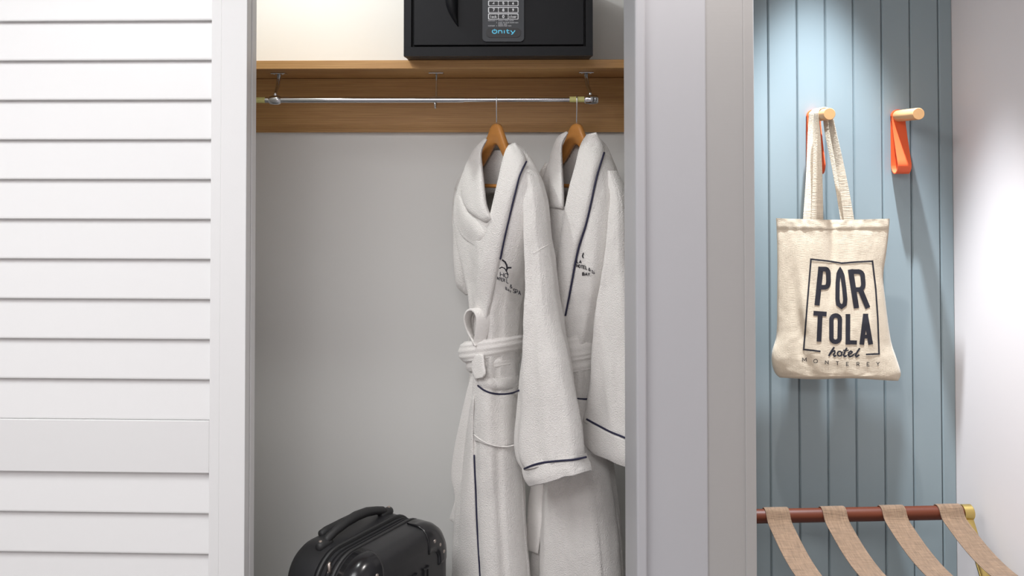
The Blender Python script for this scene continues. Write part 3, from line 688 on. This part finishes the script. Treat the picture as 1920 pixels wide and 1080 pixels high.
c2 = Loft(f2, [(770, 1100, 830, 1221, .058, 0), (792, 1097, 850, 1222, .061, 0), (812, 1097, 868, 1221, .061, 0), (824, 1106, 880, 1214, .055, 0)], n=16, seg=56, fold=.13, k=(3, 6, 11), seed=1.2)
c2.mesh('cuff', M['terry'], robe2)
tube('cuff_piping', onto([s2.bvh(), c2.bvh()], f2, [(1100, 786), (1120, 797), (1145, 810), (1170, 820), (1200, 833), (1219, 841)], .002, 0, 40), .0026, M['navy'], robe2, 8)
fs2 = Loft(f2, [row(305, 1022, 1040, .02), row(335, 1008, 1050, .04), row(400, 1002, 1056, .05), row(470, 1004, 1056, .052), row(560, 1010, 1052, .05), row(640, 1018, 1046, .045), row(690, 1024, 1042, .02)], n=40, seg=48, fold=.10, k=(3, 5, 8), seed=2.1, wrinkle=.006)
fs2.mesh('sleeve', M['terry'], robe2, thick=0)
bvs2 = BVHTree.FromPolygons([p for L in (b2, fs2) for r in L.grid for p in r], [(o + i*S + q, o + i*S + (q + 1) % S, o + (i + 1)*S + (q + 1) % S, o + (i + 1)*S + q) for L, o, S in ((b2, 0, b2.seg), (fs2, b2.n*b2.seg, fs2.seg)) for i in range(L.n - 1) for q in range(S)])
patch('collar', [(1062, 246), (1046, 256), (1036, 277), (1029, 305), (1028, 350), (1031, 389)], [(1066, 249), (1055, 272), (1055, 302), (1057, 340), (1058, 370), (1057, 392)], bvs2, f2, .022, M['terry'], robe2, d=.04)
patch('back_collar', [(1046, 270), (1049, 300), (1050, 345), (1051, 372)], [(1104, 266), (1090, 300), (1078, 345), (1070, 372)], None, f2, .005, M['terry'], robe2, d=-.02, n=16)
lap2 = patch('lapel', [(1100, 252), (1088, 272), (1078, 311), (1066, 355), (1056, 406), (1046, 470), (1038, 540), (1036, 620)], [(1118, 248), (1134, 286), (1119, 330), (1110, 374), (1099, 421), (1084, 466), (1069, 547), (1056, 622)], bv2, f2, .013, M['terry'], robe2, n=40, d=.03)
lv2 = obvh(lap2)
tube('lapel_piping', onto([bv2, lv2], f2, [(1133, 286), (1120, 328), (1110, 373), (1099, 421), (1085, 465), (1077, 503), (1069, 547), (1060, 592)], .003, .03, 40), .0026, M['navy'], robe2, 8)
bl2 = Loft(f2, [row(628, 1046, 1132, .07), row(638, 1045, 1133, .074), row(660, 1046, 1132, .074), row(672, 1047, 1130, .072), row(690, 1049, 1129, .07), row(696, 1052, 1127, .062)], n=40, seg=72, fold=.03, seed=.9, wrinkle=.002)
for i, r in enumerate(bl2.grid):
    c = sum(r, Vector())/bl2.seg; kk = 1.05 + .012*math.cos(i*1.05) + (.06 if i < 25 else 0)
    bl2.grid[i] = [c + Vector(((p - c).x*kk, (p - c).y*kk, p.z - c.z)) for p in r]
bl2.mesh('belt', M['terryband'], robe2, cap_top=False, cap_bot=False)
pock2 = patch('pocket', [(1062, 744), (1058, 790), (1056, 850)], [(1122, 748), (1122, 790), (1122, 850)], bv2, f2, .01, M['terry'], robe2, n=24, w=14, sag=3)
tube('pocket_piping', onto([bv2, obvh(pock2)], f2, [(1062, 744), (1085, 748), (1104, 748), (1122, 747)], .002, .03, 20), .0024, M['navy'], robe2, 8)
patch('belt_tail', [(1004, 870), (992, 930), (988, 980), (985, 1030)], [(1022, 870), (1019, 930), (1016, 985), (1009, 1039)], None, f2, .006, M['terryband'], robe2, n=30, d=.075)
emb2 = [([(1094, 474), (1092, 480), (1093.5, 484)], 2.0)] + word('LA', 1081.5, 487, 3.4, 5.6, 1.4, 1.2, .15) + word('HOTEL', 1081, 495, 2.9, 5.8, 1.3, 1.2, .22) + word('&', 1103, 502, 4, 5.6, 1, 1.2, .2) + word('SP', 1109.5, 506, 2.4, 5, 1, .9, .9) + word('BAY', 1092, 511, 4.2, 5.2, .8, 1.4, .05)
stroke_mesh('embroidery', emb2, rsurf([bv2, lv2], f2), M['ink'], robe2, step=2, lift=.0022)

# ================================================================== suitcase
SU_TOP = 0.555
sc_a = P(622, 1066, 2.135); sc_b = P(800, 985, 2.40)
wd = Vector((0.52, 0.854, 0)).normalized(); nd = Vector((wd.y, -wd.x, 0))    # along its width, towards its front
SW, SD, SH = 0.385, 0.240, 0.460
sorg = Vector((-0.362, 2.315, 0.0))                                           # centre on the floor
suit = thing('suitcase', 'black hard-shell cabin suitcase with riveted corner guards standing on the floor', 'suitcase', sorg)
def sl(x, y, z): return sorg + wd*x + nd*y + Vector((0, 0, z))
Z0 = 0.045
def shell_pt(a, b, half_w, half_h, r):
    return a, b
def rsec(hw, hh, r, n=10):
    pts = []
    for cx, cz, a in ((hw - r, hh - r, 0), (-hw + r, hh - r, 90), (-hw + r, -hh + r, 180), (hw - r, -hh + r, 270)):
        pts += arc(cx, cz, r, r, a, a + 90, n)
    return pts
def shell(name, levels, m, parent, n=10):
    """levels: (y, shrink, corner radius) rings of a rounded rectangle stacked from front to back."""
    bm = bmesh.new(); rings = []
    for y, sh, r in levels:
        rings.append([bm.verts.new(sl(x, y, Z0 + SH/2 + z)) for x, z in rsec(SW/2 - sh, SH/2 - sh, r, n)])
    N = len(rings[0])
    for A, B in zip(rings, rings[1:]):
        for k in range(N): bm.faces.new((A[k], A[(k + 1) % N], B[(k + 1) % N], B[k]))
    bm.faces.new(rings[0]); bm.faces.new(rings[-1])
    o = from_bm(name, bm, m, parent, True); sharp(o, 40); return o
h = SD/2
shell('front_shell', [(h, .045, .05), (h - .002, .030, .062), (h - .008, .016, .072), (h - .020, .005, .082), (h - .036, .001, .086), (h - .060, 0, .087), (h - .078, .001, .086), (h - .080, .004, .083)], M['shell'], suit)
shell('back_shell', [(-h, .045, .05), (-h + .002, .030, .062), (-h + .008, .016, .072), (-h + .020, .005, .082), (-h + .036, .001, .086), (-h + .085, 0, .087), (-h + .10, .001, .086), (-h + .102, .004, .083)], M['shell'], suit)
shell('zip_band', [(h - .076, .006, .081), (h - .15, .006, .081)], M['zip'], suit)
for y in (h - .083, h - .128): shell('welt', [(y + .005, .004, .083), (y + .003, -.0015, .0885), (y - .001, -.003, .090), (y - .005, -.0015, .0885), (y - .007, .004, .083)], M['rubber'], suit)
for y in (h - .100, h - .112): shell('zip_teeth', [(y + .0035, .005, .082), (y + .002, .0015, .0855), (y - .002, .0015, .0855), (y - .0035, .005, .082)], M['zip'], suit)
# ribs pressed into the front face
for x in (-.075, -.025, .025, .075):
    bm = bmesh.new(); bm_box(bm, (0, 0, 0), (1, 1, 1))
    for v in bm.verts: v.co = sl(x + (v.co.x - .5)*.018, h - .002 + v.co.y*.0045, Z0 + .10 + v.co.z*.27)
    bmesh.ops.bevel(bm, geom=bm.edges[:], offset=.003, segments=2, affect='EDGES'); from_bm('rib', bm, M['shell'], suit)
# corner guards with rivets
def guard(sx, sz):
    bm = bmesh.new(); R = 0.088; rings = []
    prof = [(h - .070, -.0035), (h - .036, -.0035), (h - .020, .0015), (h - .008, .0125), (h - .001, .026), (h + .0022, .046), (h + .0022, .062)]
    for y, sh in prof:
        r = R - sh*.9; ring = []
        for a in np.linspace(-14, 104, 22):
            aa = math.radians(max(0, min(90, a))); ex = (-a if a < 0 else 0)*.0011; ez = ((a - 90) if a > 90 else 0)*.0011
            x = SW/2 - R + (R - sh)*math.cos(aa) - ez*1.0; z = SH/2 - R + (R - sh)*math.sin(aa) - ex
            ring.append(bm.verts.new(sl(sx*x, y, Z0 + SH/2 + sz*z)))
        rings.append(ring)
    for A, B in zip(rings, rings[1:]):
        for k in range(21): bm.faces.new((A[k], A[k + 1], B[k + 1], B[k]))
    o = from_bm('corner_guard', bm, M['shellgloss'], suit, True)
    md = o.modifiers.new('t', 'SOLIDIFY'); md.thickness = .003
    # outward normals
    for a, dd in ((12, .036), (45, .040), (78, .036)):
        aa = math.radians(a); rr_ = R - dd
        x = SW/2 - R + rr_*math.cos(aa); z = SH/2 - R + rr_*math.sin(aa)
        lathe('rivet', [(0, .0048), (.0018, .0045), (.0034, .002)], sl(sx*x, h - .0005, Z0 + SH/2 + sz*z), nd, M['rivet'], o, 12)
    aa = math.radians(6); x = SW/2 - R + (R + .003)*math.cos(aa); z = SH/2 - R + (R + .003)*math.sin(aa)
    lathe('rivet', [(0, .0048), (.0018, .0045), (.0034, .002)], sl(sx*x, h - .050, Z0 + SH/2 + sz*z), wd*sx, M['rivet'], o, 12)
for sx in (-1, 1):
    for sz in (-1, 1): guard(sx, sz)
# top carry handle, straddling the back shell
zt = Z0 + SH
hy = -.045
hd = tube('carry_handle', [sl(-.115, hy, zt + .002), sl(-.105, hy, zt + .010), sl(-.080, hy, zt + 0.018), sl(-.04, hy, zt + 0.027), sl(0, hy, zt + 0.030), sl(.04, hy, zt + 0.027), sl(.080, hy, zt + 0.018), sl(.105, hy, zt + .010), sl(.115, hy, zt + .002)],
          [.010, .0105, .0105, .012, .0125, .012, .0105, .0105, .010], M['rubber'], suit, 14)
for s in (-1, 1):
    tube('handle_mount', [sl(s*.118 + q*.024, hy, zt - .001) for q in (-1, -.9, -.5, 0, .5, .9, 1)], [.004, .010, .0125, .013, .0125, .010, .004], M['rubber'], hd, 16)
    lathe('rivet', [(0, .0045), (.002, .004), (.003, .002)], sl(s*.132, hy, zt + .0105), (0, 0, 1), M['rivet'], hd, 12)
tube('trolley_grip', [sl(q*.08, -h + .024, zt - .002) for q in (-1, -.95, -.7, 0, .7, .95, 1)], [.004, .010, .013, .0135, .013, .010, .004], M['rubber'], suit, 16)
# zip pulls
for k, dz in enumerate((0, .018)):
    a = math.radians(128); R = .087
    base = sl(-(SW/2 - R) + (R + .004)*math.cos(a), h - .105, Z0 + SH/2 + (SH/2 - R) + (R + .004)*math.sin(a)) - Vector((0, 0, dz))
    out = (wd*math.cos(a) + Vector((0, 0, math.sin(a)))).normalized()
    tube('zip_pull', [base + out*.002, base + out*.008 - Vector((0, 0, .008)), base + out*.008 - Vector((0, 0, .028)) + nd*.006], [.0035, .0045, .0055], M['rivet'], suit, 8)
for x in (-.14, .14):
    for y in (-.07, .07):
        wb = lathe('wheel', [(-.009, .014), (-.007, .0195), (.007, .0195), (.009, .014)], sl(x, y, .0195), wd, M['rubber'], suit, 24)
        tube('wheel_fork', [sl(x, y, .0195 + .018), sl(x, y, Z0 + .01)], .013, M['rubber'], wb, 12)

# ================================================================== coat hooks and tote bag
Y_LN = 2.178
def coat_hook(pxb, pyb, pxe, pye, label):
    base = P(pxb, pyb, Y_PAN); end = P(pxe, pye, Y_LN); r = 11.2*Y_LN/F
    base = Vector((end.x, Y_PAN, end.z))
    t = thing('coat_hook', label, 'coat hook', base, 'wooden peg hooks with orange leather loops')
    L = Y_PAN - Y_LN
    lathe('peg', [(0, r*.98), (.003, r), (L - .0022, r), (L - .0006, r*.975), (L, r*.93)], base, (0, -1, 0), M['beech'], t, 40)
    hw = 0.0165; th = .0026; bm = bmesh.new(); path = []
    bot = Zat(325.5, 2.26, pxb); top = base.z
    # teardrop in the y-z plane: up the wall, over the peg root, down the front leaf, round the bottom
    back = [(Y_PAN - .0025, bot + .020 + (top - bot - .02)*s) for s in np.linspace(0, 1, 10)]
    front = [(Y_PAN - .008 - .034*(1 - s)**1.25*(1 if s > .05 else 1), bot + .024 + (top - bot - .024)*s) for s in np.linspace(1, 0, 14)]
    yc0, yc1 = front[-1][0], back[0][0]; cy = (yc0 + yc1)/2; ry = (yc1 - yc0)/2
    bott = [(cy - ry*math.cos(a), bot + .022 - .022*math.sin(a)) for a in np.linspace(0.15, PI - .15, 12)]
    path = front + bott + back
    N = len(path); rings = []
    for i, (y, z) in enumerate(path):
        a = path[max(i - 1, 0)]; b = path[min(i + 1, N - 1)]; t_ = Vector((0, b[0] - a[0], b[1] - a[1])).normalized(); n_ = Vector((0, -t_.z, t_.y))*th/2
        c = Vector((base.x, y, z)); rings.append([bm.verts.new(c + Vector((s*hw, 0, 0)) + n_*q) for s, q in ((-1, -1), (1, -1), (1, 1), (-1, 1))])
    for A, B in zip(rings, rings[1:]):
        for k in range(4): bm.faces.new((A[k], A[(k + 1) % 4], B[(k + 1) % 4], B[k]))
    bm.faces.new(rings[0]); bm.faces.new(rings[-1])
    loop = from_bm('leather_loop', bm, M['leather'], t, True); sharp(loop, 40)
    # rounded head of the strap around the peg root
    bm = bmesh.new(); A = []; B = []
    prof = [(hw*math.cos(a), hw*math.sin(a)) for a in np.linspace(0, PI, 20)] + [(-hw, -.012), (hw, -.012)]
    for x, z in prof: A.append(bm.verts.new((base.x + x, Y_PAN - .0098, base.z + z))); B.append(bm.verts.new((base.x + x, Y_PAN - .001, base.z + z)))
    bm.faces.new(A); bm.faces.new(B[::-1])
    for i in range(len(A)): bm.faces.new((A[i], B[i], B[(i + 1) % len(A)], A[(i + 1) % len(A)]))
    from_bm('strap_head', bm, M['leather'], loop)
    return base, r
hk1 = coat_hook(1524, 216.5, 1555.5, 213.5, 'round beech peg hook with orange leather loop carrying the tote bag')
hk2 = coat_hook(1684, 217, 1722.5, 213.3, 'empty round beech peg hook with orange leather loop next to the white wall')

# tote: front panel described over a unit square, hanging from the left peg
YB = 2.205
tote = thing('tote_bag', 'natural canvas tote bag with black printed lettering hanging from a peg', 'tote bag', P(1568, 708, YB + .03))
TL = spline([(1455, 409), (1456.5, 440), (1457.5, 500), (1457, 560), (1457, 600), (1455, 632), (1447.5, 660), (1447.5, 682), (1453, 699), (1462, 708)], 60)
TR = spline([(1668, 410), (1666, 438), (1661, 480), (1656, 520), (1661, 570), (1666, 610), (1672, 645), (1681, 672), (1689, 700), (1684, 714)], 60)
def tote_px(s, t):
    i = t*59; k = min(int(i), 58); f = i - k
    l = TL[k]*(1 - f) + TL[k + 1]*f; r = TR[k]*(1 - f) + TR[k + 1]*f
    q = l*(1 - s) + r*s
    q[1] += (math.sin(PI*s)*2.5 if t < .1 else 0)*(1 - t/.1 if t < .1 else 0) + (2.5*math.sin(2*PI*s + .5))*max(0, t - .85)/.15*math.sin(PI*s)
    return q
def tote_depth(s, t):
    """Distance of the front panel from the bag's middle plane."""
    e = max(0.0, 4*s*(1 - s))**0.42; full = 0.008 + 0.030*math.sin(min(1, t*1.15)*PI*.5)**1.3
    if t > .93: full *= math.sqrt(max(0.0, 1 - ((t - .93)/.07)**2))*.85 + .15
    d = full*e
    d -= .0075*math.exp(-((s - .50)/.035)**2)*(1 - t)**1.2*0.9                 # valley fold down from the handles
    d += .006*math.exp(-((s - .36)/.10)**2)*(1 - t)
    d += .0055*math.exp(-((s - .16 - .22*t)/.05)**2)*math.exp(-((t - .42)/.22)**2)
    d -= .006*math.exp(-((s - .10 - .22*t)/.05)**2)*math.exp(-((t - .55)/.25)**2)
    d += .004*math.exp(-((s - .9 + .1*t)/.05)**2)*math.exp(-((t - .6)/.2)**2)
    d += .0013*noise.noise(Vector((s*9, t*9, 1.3))) + .0010*noise.noise(Vector((s*22, t*20, 5)))*(1.2 if t < .14 or t > .9 else .5)
    if t < .075: d += .0016
    return d
NS, NT = 84, 96
def tote_pt(s, t, side=1):
    q = tote_px(s, t); d = tote_depth(s, t) if side > 0 else -tote_depth(1 - s, t)*.75
    return P(q[0], q[1], YB + .02 - d)
bm = bmesh.new(); G = {}
for side in (1, -1):
    for i in range(NT + 1):
        for j in range(NS + 1):
            if side < 0 and j in (0, NS): G[side, i, j] = G[1, i, j]; continue
            if side < 0 and i == NT: G[side, i, j] = G[1, i, j]; continue
            G[side, i, j] = bm.verts.new(tote_pt(j/NS, i/NT, side))
    for i in range(NT):
        for j in range(NS):
            vs = (G[side, i, j], G[side, i, j + 1], G[side, i + 1, j + 1], G[side, i + 1, j])
            if len(set(vs)) == 4: bm.faces.new(vs if side > 0 else vs[::-1])
o = from_bm('bag_body', bm, M['canvas'], tote, True)
# hem stitching line
def stitch(py_t, s0, s1): return [tote_pt(s, py_t) - Vector((0, .0006, 0)) for s in np.linspace(s0, s1, 60)]
tube('hem_stitch', stitch(.077, .01, .99), .0007, M['webbing'], tote, 6)
# handles over the peg
pb, pr = hk1; pegtop = pb.z + pr
def handle(yoff, pL, pR, yside, wl, dxl):
    y0 = YB + .02 + yside
    A = P(pL, 424, y0); A2 = P(pL + .6, 410, y0); B = P(pR, 424, y0); B2 = P(pR - .6, 410, y0)
    yy = yoff; rr = pr + .0025
    cen = [A, A2]; cx0 = pb.x
    # left leg climbs to the peg, wraps over it, right leg comes down
    Lt = Vector((cx0 - rr, yy, pb.z - .008)); Rt = Vector((cx0 + rr*.95, yy, pb.z - .010))
    for s in (.3, .6, .85): cen.append(A2.lerp(Lt, s) + Vector((.002*math.sin(PI*s), 0, 0)))
    for a in np.linspace(180, 0, 9): cen.append(Vector((cx0 + rr*math.cos(math.radians(a)), yy, pb.z + rr*math.sin(math.radians(a)))))
    for s in (.15, .4, .7): cen.append(Rt.lerp(B2, s) + Vector((.003*math.sin(PI*s), 0, 0)))
    cen += [B2, B]
    n = len(cen); ws = []
    for i in range(n):
        if i in (0, 1): v = Vector((wl, 0, 0))
        elif i >= n - 2: v = Vector((wl*.86, 0, 0))
        elif i < 5: f = (i - 1)/4; v = Vector((wl*(1 - f*.75), -wl*.65*f, 0))
        elif i < 14: v = Vector((0, -wl*.72, 0)) if 7 <= i <= 11 else Vector((wl*.12*(1 if i < 7 else 1), -wl*.70, 0))
        else: f = (n - 2 - i)/4; v = Vector((wl*(.86 - f*.55), -wl*.45*f, 0))
        ws.append(v)
    return ribbon('handle', cen, ws, M['webbing'], tote, .0028, 90)
handle(2.222, 1531.5, 1592, -.003, .0143, 0)
handle(2.258, 1517, 1586, .003, .0150, 0)
# print, drawn in the crop it was measured in
def c8(pts): return [(1410 + x/3.0, 380 + y/3.0) for x, y in pts]
# inverse lookup of the panel: pixel -> (s, t)
def tote_surf(x, y):
    t = min(max((y - 409)/302, 0), 1); s = .5
    for _ in range(6):
        k = min(int(t*59), 58); f = t*59 - k
        l = TL[k]*(1 - f) + TL[k + 1]*f; r = TR[k]*(1 - f) + TR[k + 1]*f
        s = (x - l[0])/(r[0] - l[0]); s = min(max(s, 0), 1); yy = l[1]*(1 - s) + r[1]*s; t = min(max(t + (y - yy)/302, 0), 1)
    d = tote_depth(s, t); p = P(x, y, YB + .02 - d); return p, Vector((0, -1, 0))
S_ = lambda pts, wdt, closed=False: (c8(pts), wdt/3.0, closed)
prt = [S_([(385, 836), (290, 825), (310, 571), (331, 318), (420, 327), (505, 340), (590, 333), (677, 329), (695, 480), (707, 650), (714, 850), (640, 853)], 9)]
prt += [S_([(387, 360), (365, 577)], 29), S_([(384, 373), (412, 373)] + arc(412, 400, 17, 27, -90, 0, 6) + [(430, 445)] + arc(412, 448, 17, 27, 0, 90, 6) + [(376, 476)], 26)]
prt += [S_([(495, 378), (486, 400), (481, 450), (480, 540), (484, 570), (503, 585), (520, 572), (524, 545), (518, 480), (508, 410)], 24, True)]
prt += [S_([(553, 375), (587, 593)], 30), S_([(552, 388), (598, 387)] + arc(600, 415, 22, 27, -90, 0, 6) + [(625, 450)] + arc(604, 458, 21, 30, 0, 90, 6) + [(566, 490)], 26), S_([(607, 484), (651, 592)], 29)]
prt += [S_([(345, 621), (419, 626)], 26), S_([(383, 624), (376, 781)], 27)]
prt += [S_(arc(470, 657, 24, 23, 180, 360, 8) + [(493, 700), (492, 755)] + arc(469, 760, 23, 22, 0, 180, 8) + [(446, 700)], 25, True)]
prt += [S_([(539, 626), (538, 797)], 26), S_([(527, 784), (589, 786)], 23)]
prt += [S_([(637, 626), (616, 798)], 26), S_([(637, 626), (667, 797)], 27), S_([(620, 752), (662, 753)], 21), S_([(625, 632), (653, 632)], 16)]
hot = [S_([(462, 812), (446, 835), (431, 862)], 10), S_([(438, 852), (452, 836), (464, 833), (466, 842), (457, 856), (464, 864), (474, 858)], 8.5),
       S_(arc(492, 849, 12.5, 13, 0, 360, 16)[:-1], 8.5, True), S_([(503, 842), (512, 838)], 5), S_([(533, 815), (521, 838), (514, 858), (522, 865), (532, 859)], 9), S_([(511, 830), (543, 830)], 7),
       S_([(538, 856), (554, 849), (563, 840), (555, 834), (544, 842), (540, 856), (550, 866), (564, 861), (573, 852)], 8.5), S_([(606, 818), (592, 838), (581, 858), (588, 866), (603, 855)], 9.5), S_([(573, 852), (582, 846)], 5)]
mon = []
for ch, cx, cy in (('M', 294, 882), ('O', 357, 891), ('N', 420, 898), ('T', 480, 904), ('E', 537, 907), ('R', 596, 908), ('E', 653, 908), ('Y', 708, 906)):
    wch = {'M': 21, 'O': 22, 'N': 17, 'T': 15, 'E': 13, 'R': 14, 'Y': 17}[ch]
    for s in GL[ch]: mon.append(S_([(cx - wch/2 + p[0]*wch, cy - 10 + p[1]*20) for p in s], 3.4))
stroke_mesh('printed_lettering', prt + hot + mon, tote_surf, M['ink'], tote, step=2.2, lift=.0009)

# ================================================================== luggage rack
ZK = 1.45 + (Zat(963, 2.15, 1600) - 1.45)
rl = P(1380, 968, 2.142); rr = P(1806, 960.5, 2.160)
rl.z = rl.z; rl = Vector((X_CR + .023, 2.142, rl.z))
rack = thing('luggage_rack', 'folding luggage rack with mahogany rods, jute straps and brass legs in the niche', 'luggage rack', ((rl.x + rr.x)/2, 1.93, 0))
ax = (rr - rl).normalized(); RA = .0158
near = Vector((-ax.y, ax.x, 0)); near = -near if near.y > 0 else near
OFF = 0.44
lathe('rear_rod', [(0, RA), ((rr - rl).length, RA)], rl, ax, M['mahogany'], rack, 28)
lathe('front_rod', [(0, RA), ((rr - rl).length, RA)], rl + near*OFF, ax, M['mahogany'], rack, 28)
def rod_at(px):
    r = ray(px, 960); n_ = Vector((ax.y, -ax.x, 0)); t = n_.dot(rl - CAM)/n_.dot(r); return (CAM + r*t - rl).dot(Vector((ax.x, ax.y, 0)))
for p in (1455, 1561, 1671.5, 1778):
    s = rod_at(p); c = rl + ax*s; q = c + near*OFF; pts = []
    for a in np.linspace(-120, 118, 14):          # round the rear rod
        aa = math.radians(a); pts.append(c + near*math.sin(aa)*(RA + .0022) + Vector((0, 0, math.cos(aa)*(RA + .0022))))
    pts = pts[:10]
    for k in np.linspace(.06, .94, 14): pts.append(c.lerp(q, k) + Vector((0, 0, RA*.4 - .050*math.sin(PI*k)**.9 + .0)))
    for a in np.linspace(-55, 120, 8):
        aa = math.radians(a); pts.append(q + near*math.sin(aa)*(RA + .0022) + Vector((0, 0, math.cos(aa)*(RA + .0022))))
    st = ribbon('strap', pts, [ax*.0275]*len(pts), M['jute'], rack, .0026, 90)
for rod0 in (rl, rl + near*OFF):
    for e, sgn in ((0.0, -1), ((rr - rl).length, 1)):
        c = rod0 + ax*e; other = -1 if rod0 is rl else 1
        br = lathe('end_bracket', [(-.004, RA*1.03), (-.003, RA*1.12), (.018, RA*1.12), (.0205, RA*.95), (.021, .001)], c - (Vector((0, 0, 0)) if sgn > 0 else ax*0), ax*sgn, M['brass'], rack, 28)
        # flat brass leg crossing to the other side
        far = c + near*OFF*(1 if other < 0 else -1); far = Vector((far.x, far.y, .004)) + ax*sgn*0
        hwl = .0125 if sgn > 0 else .006
        off = ax*sgn*((.006 if other < 0 else -.020) if sgn > 0 else (.014 if other < 0 else -.004))
        ribbon('leg', [c + off, c.lerp(far, .5) + off, far + off], [ax*hwl]*3, M['brass'], br, .006, 12)
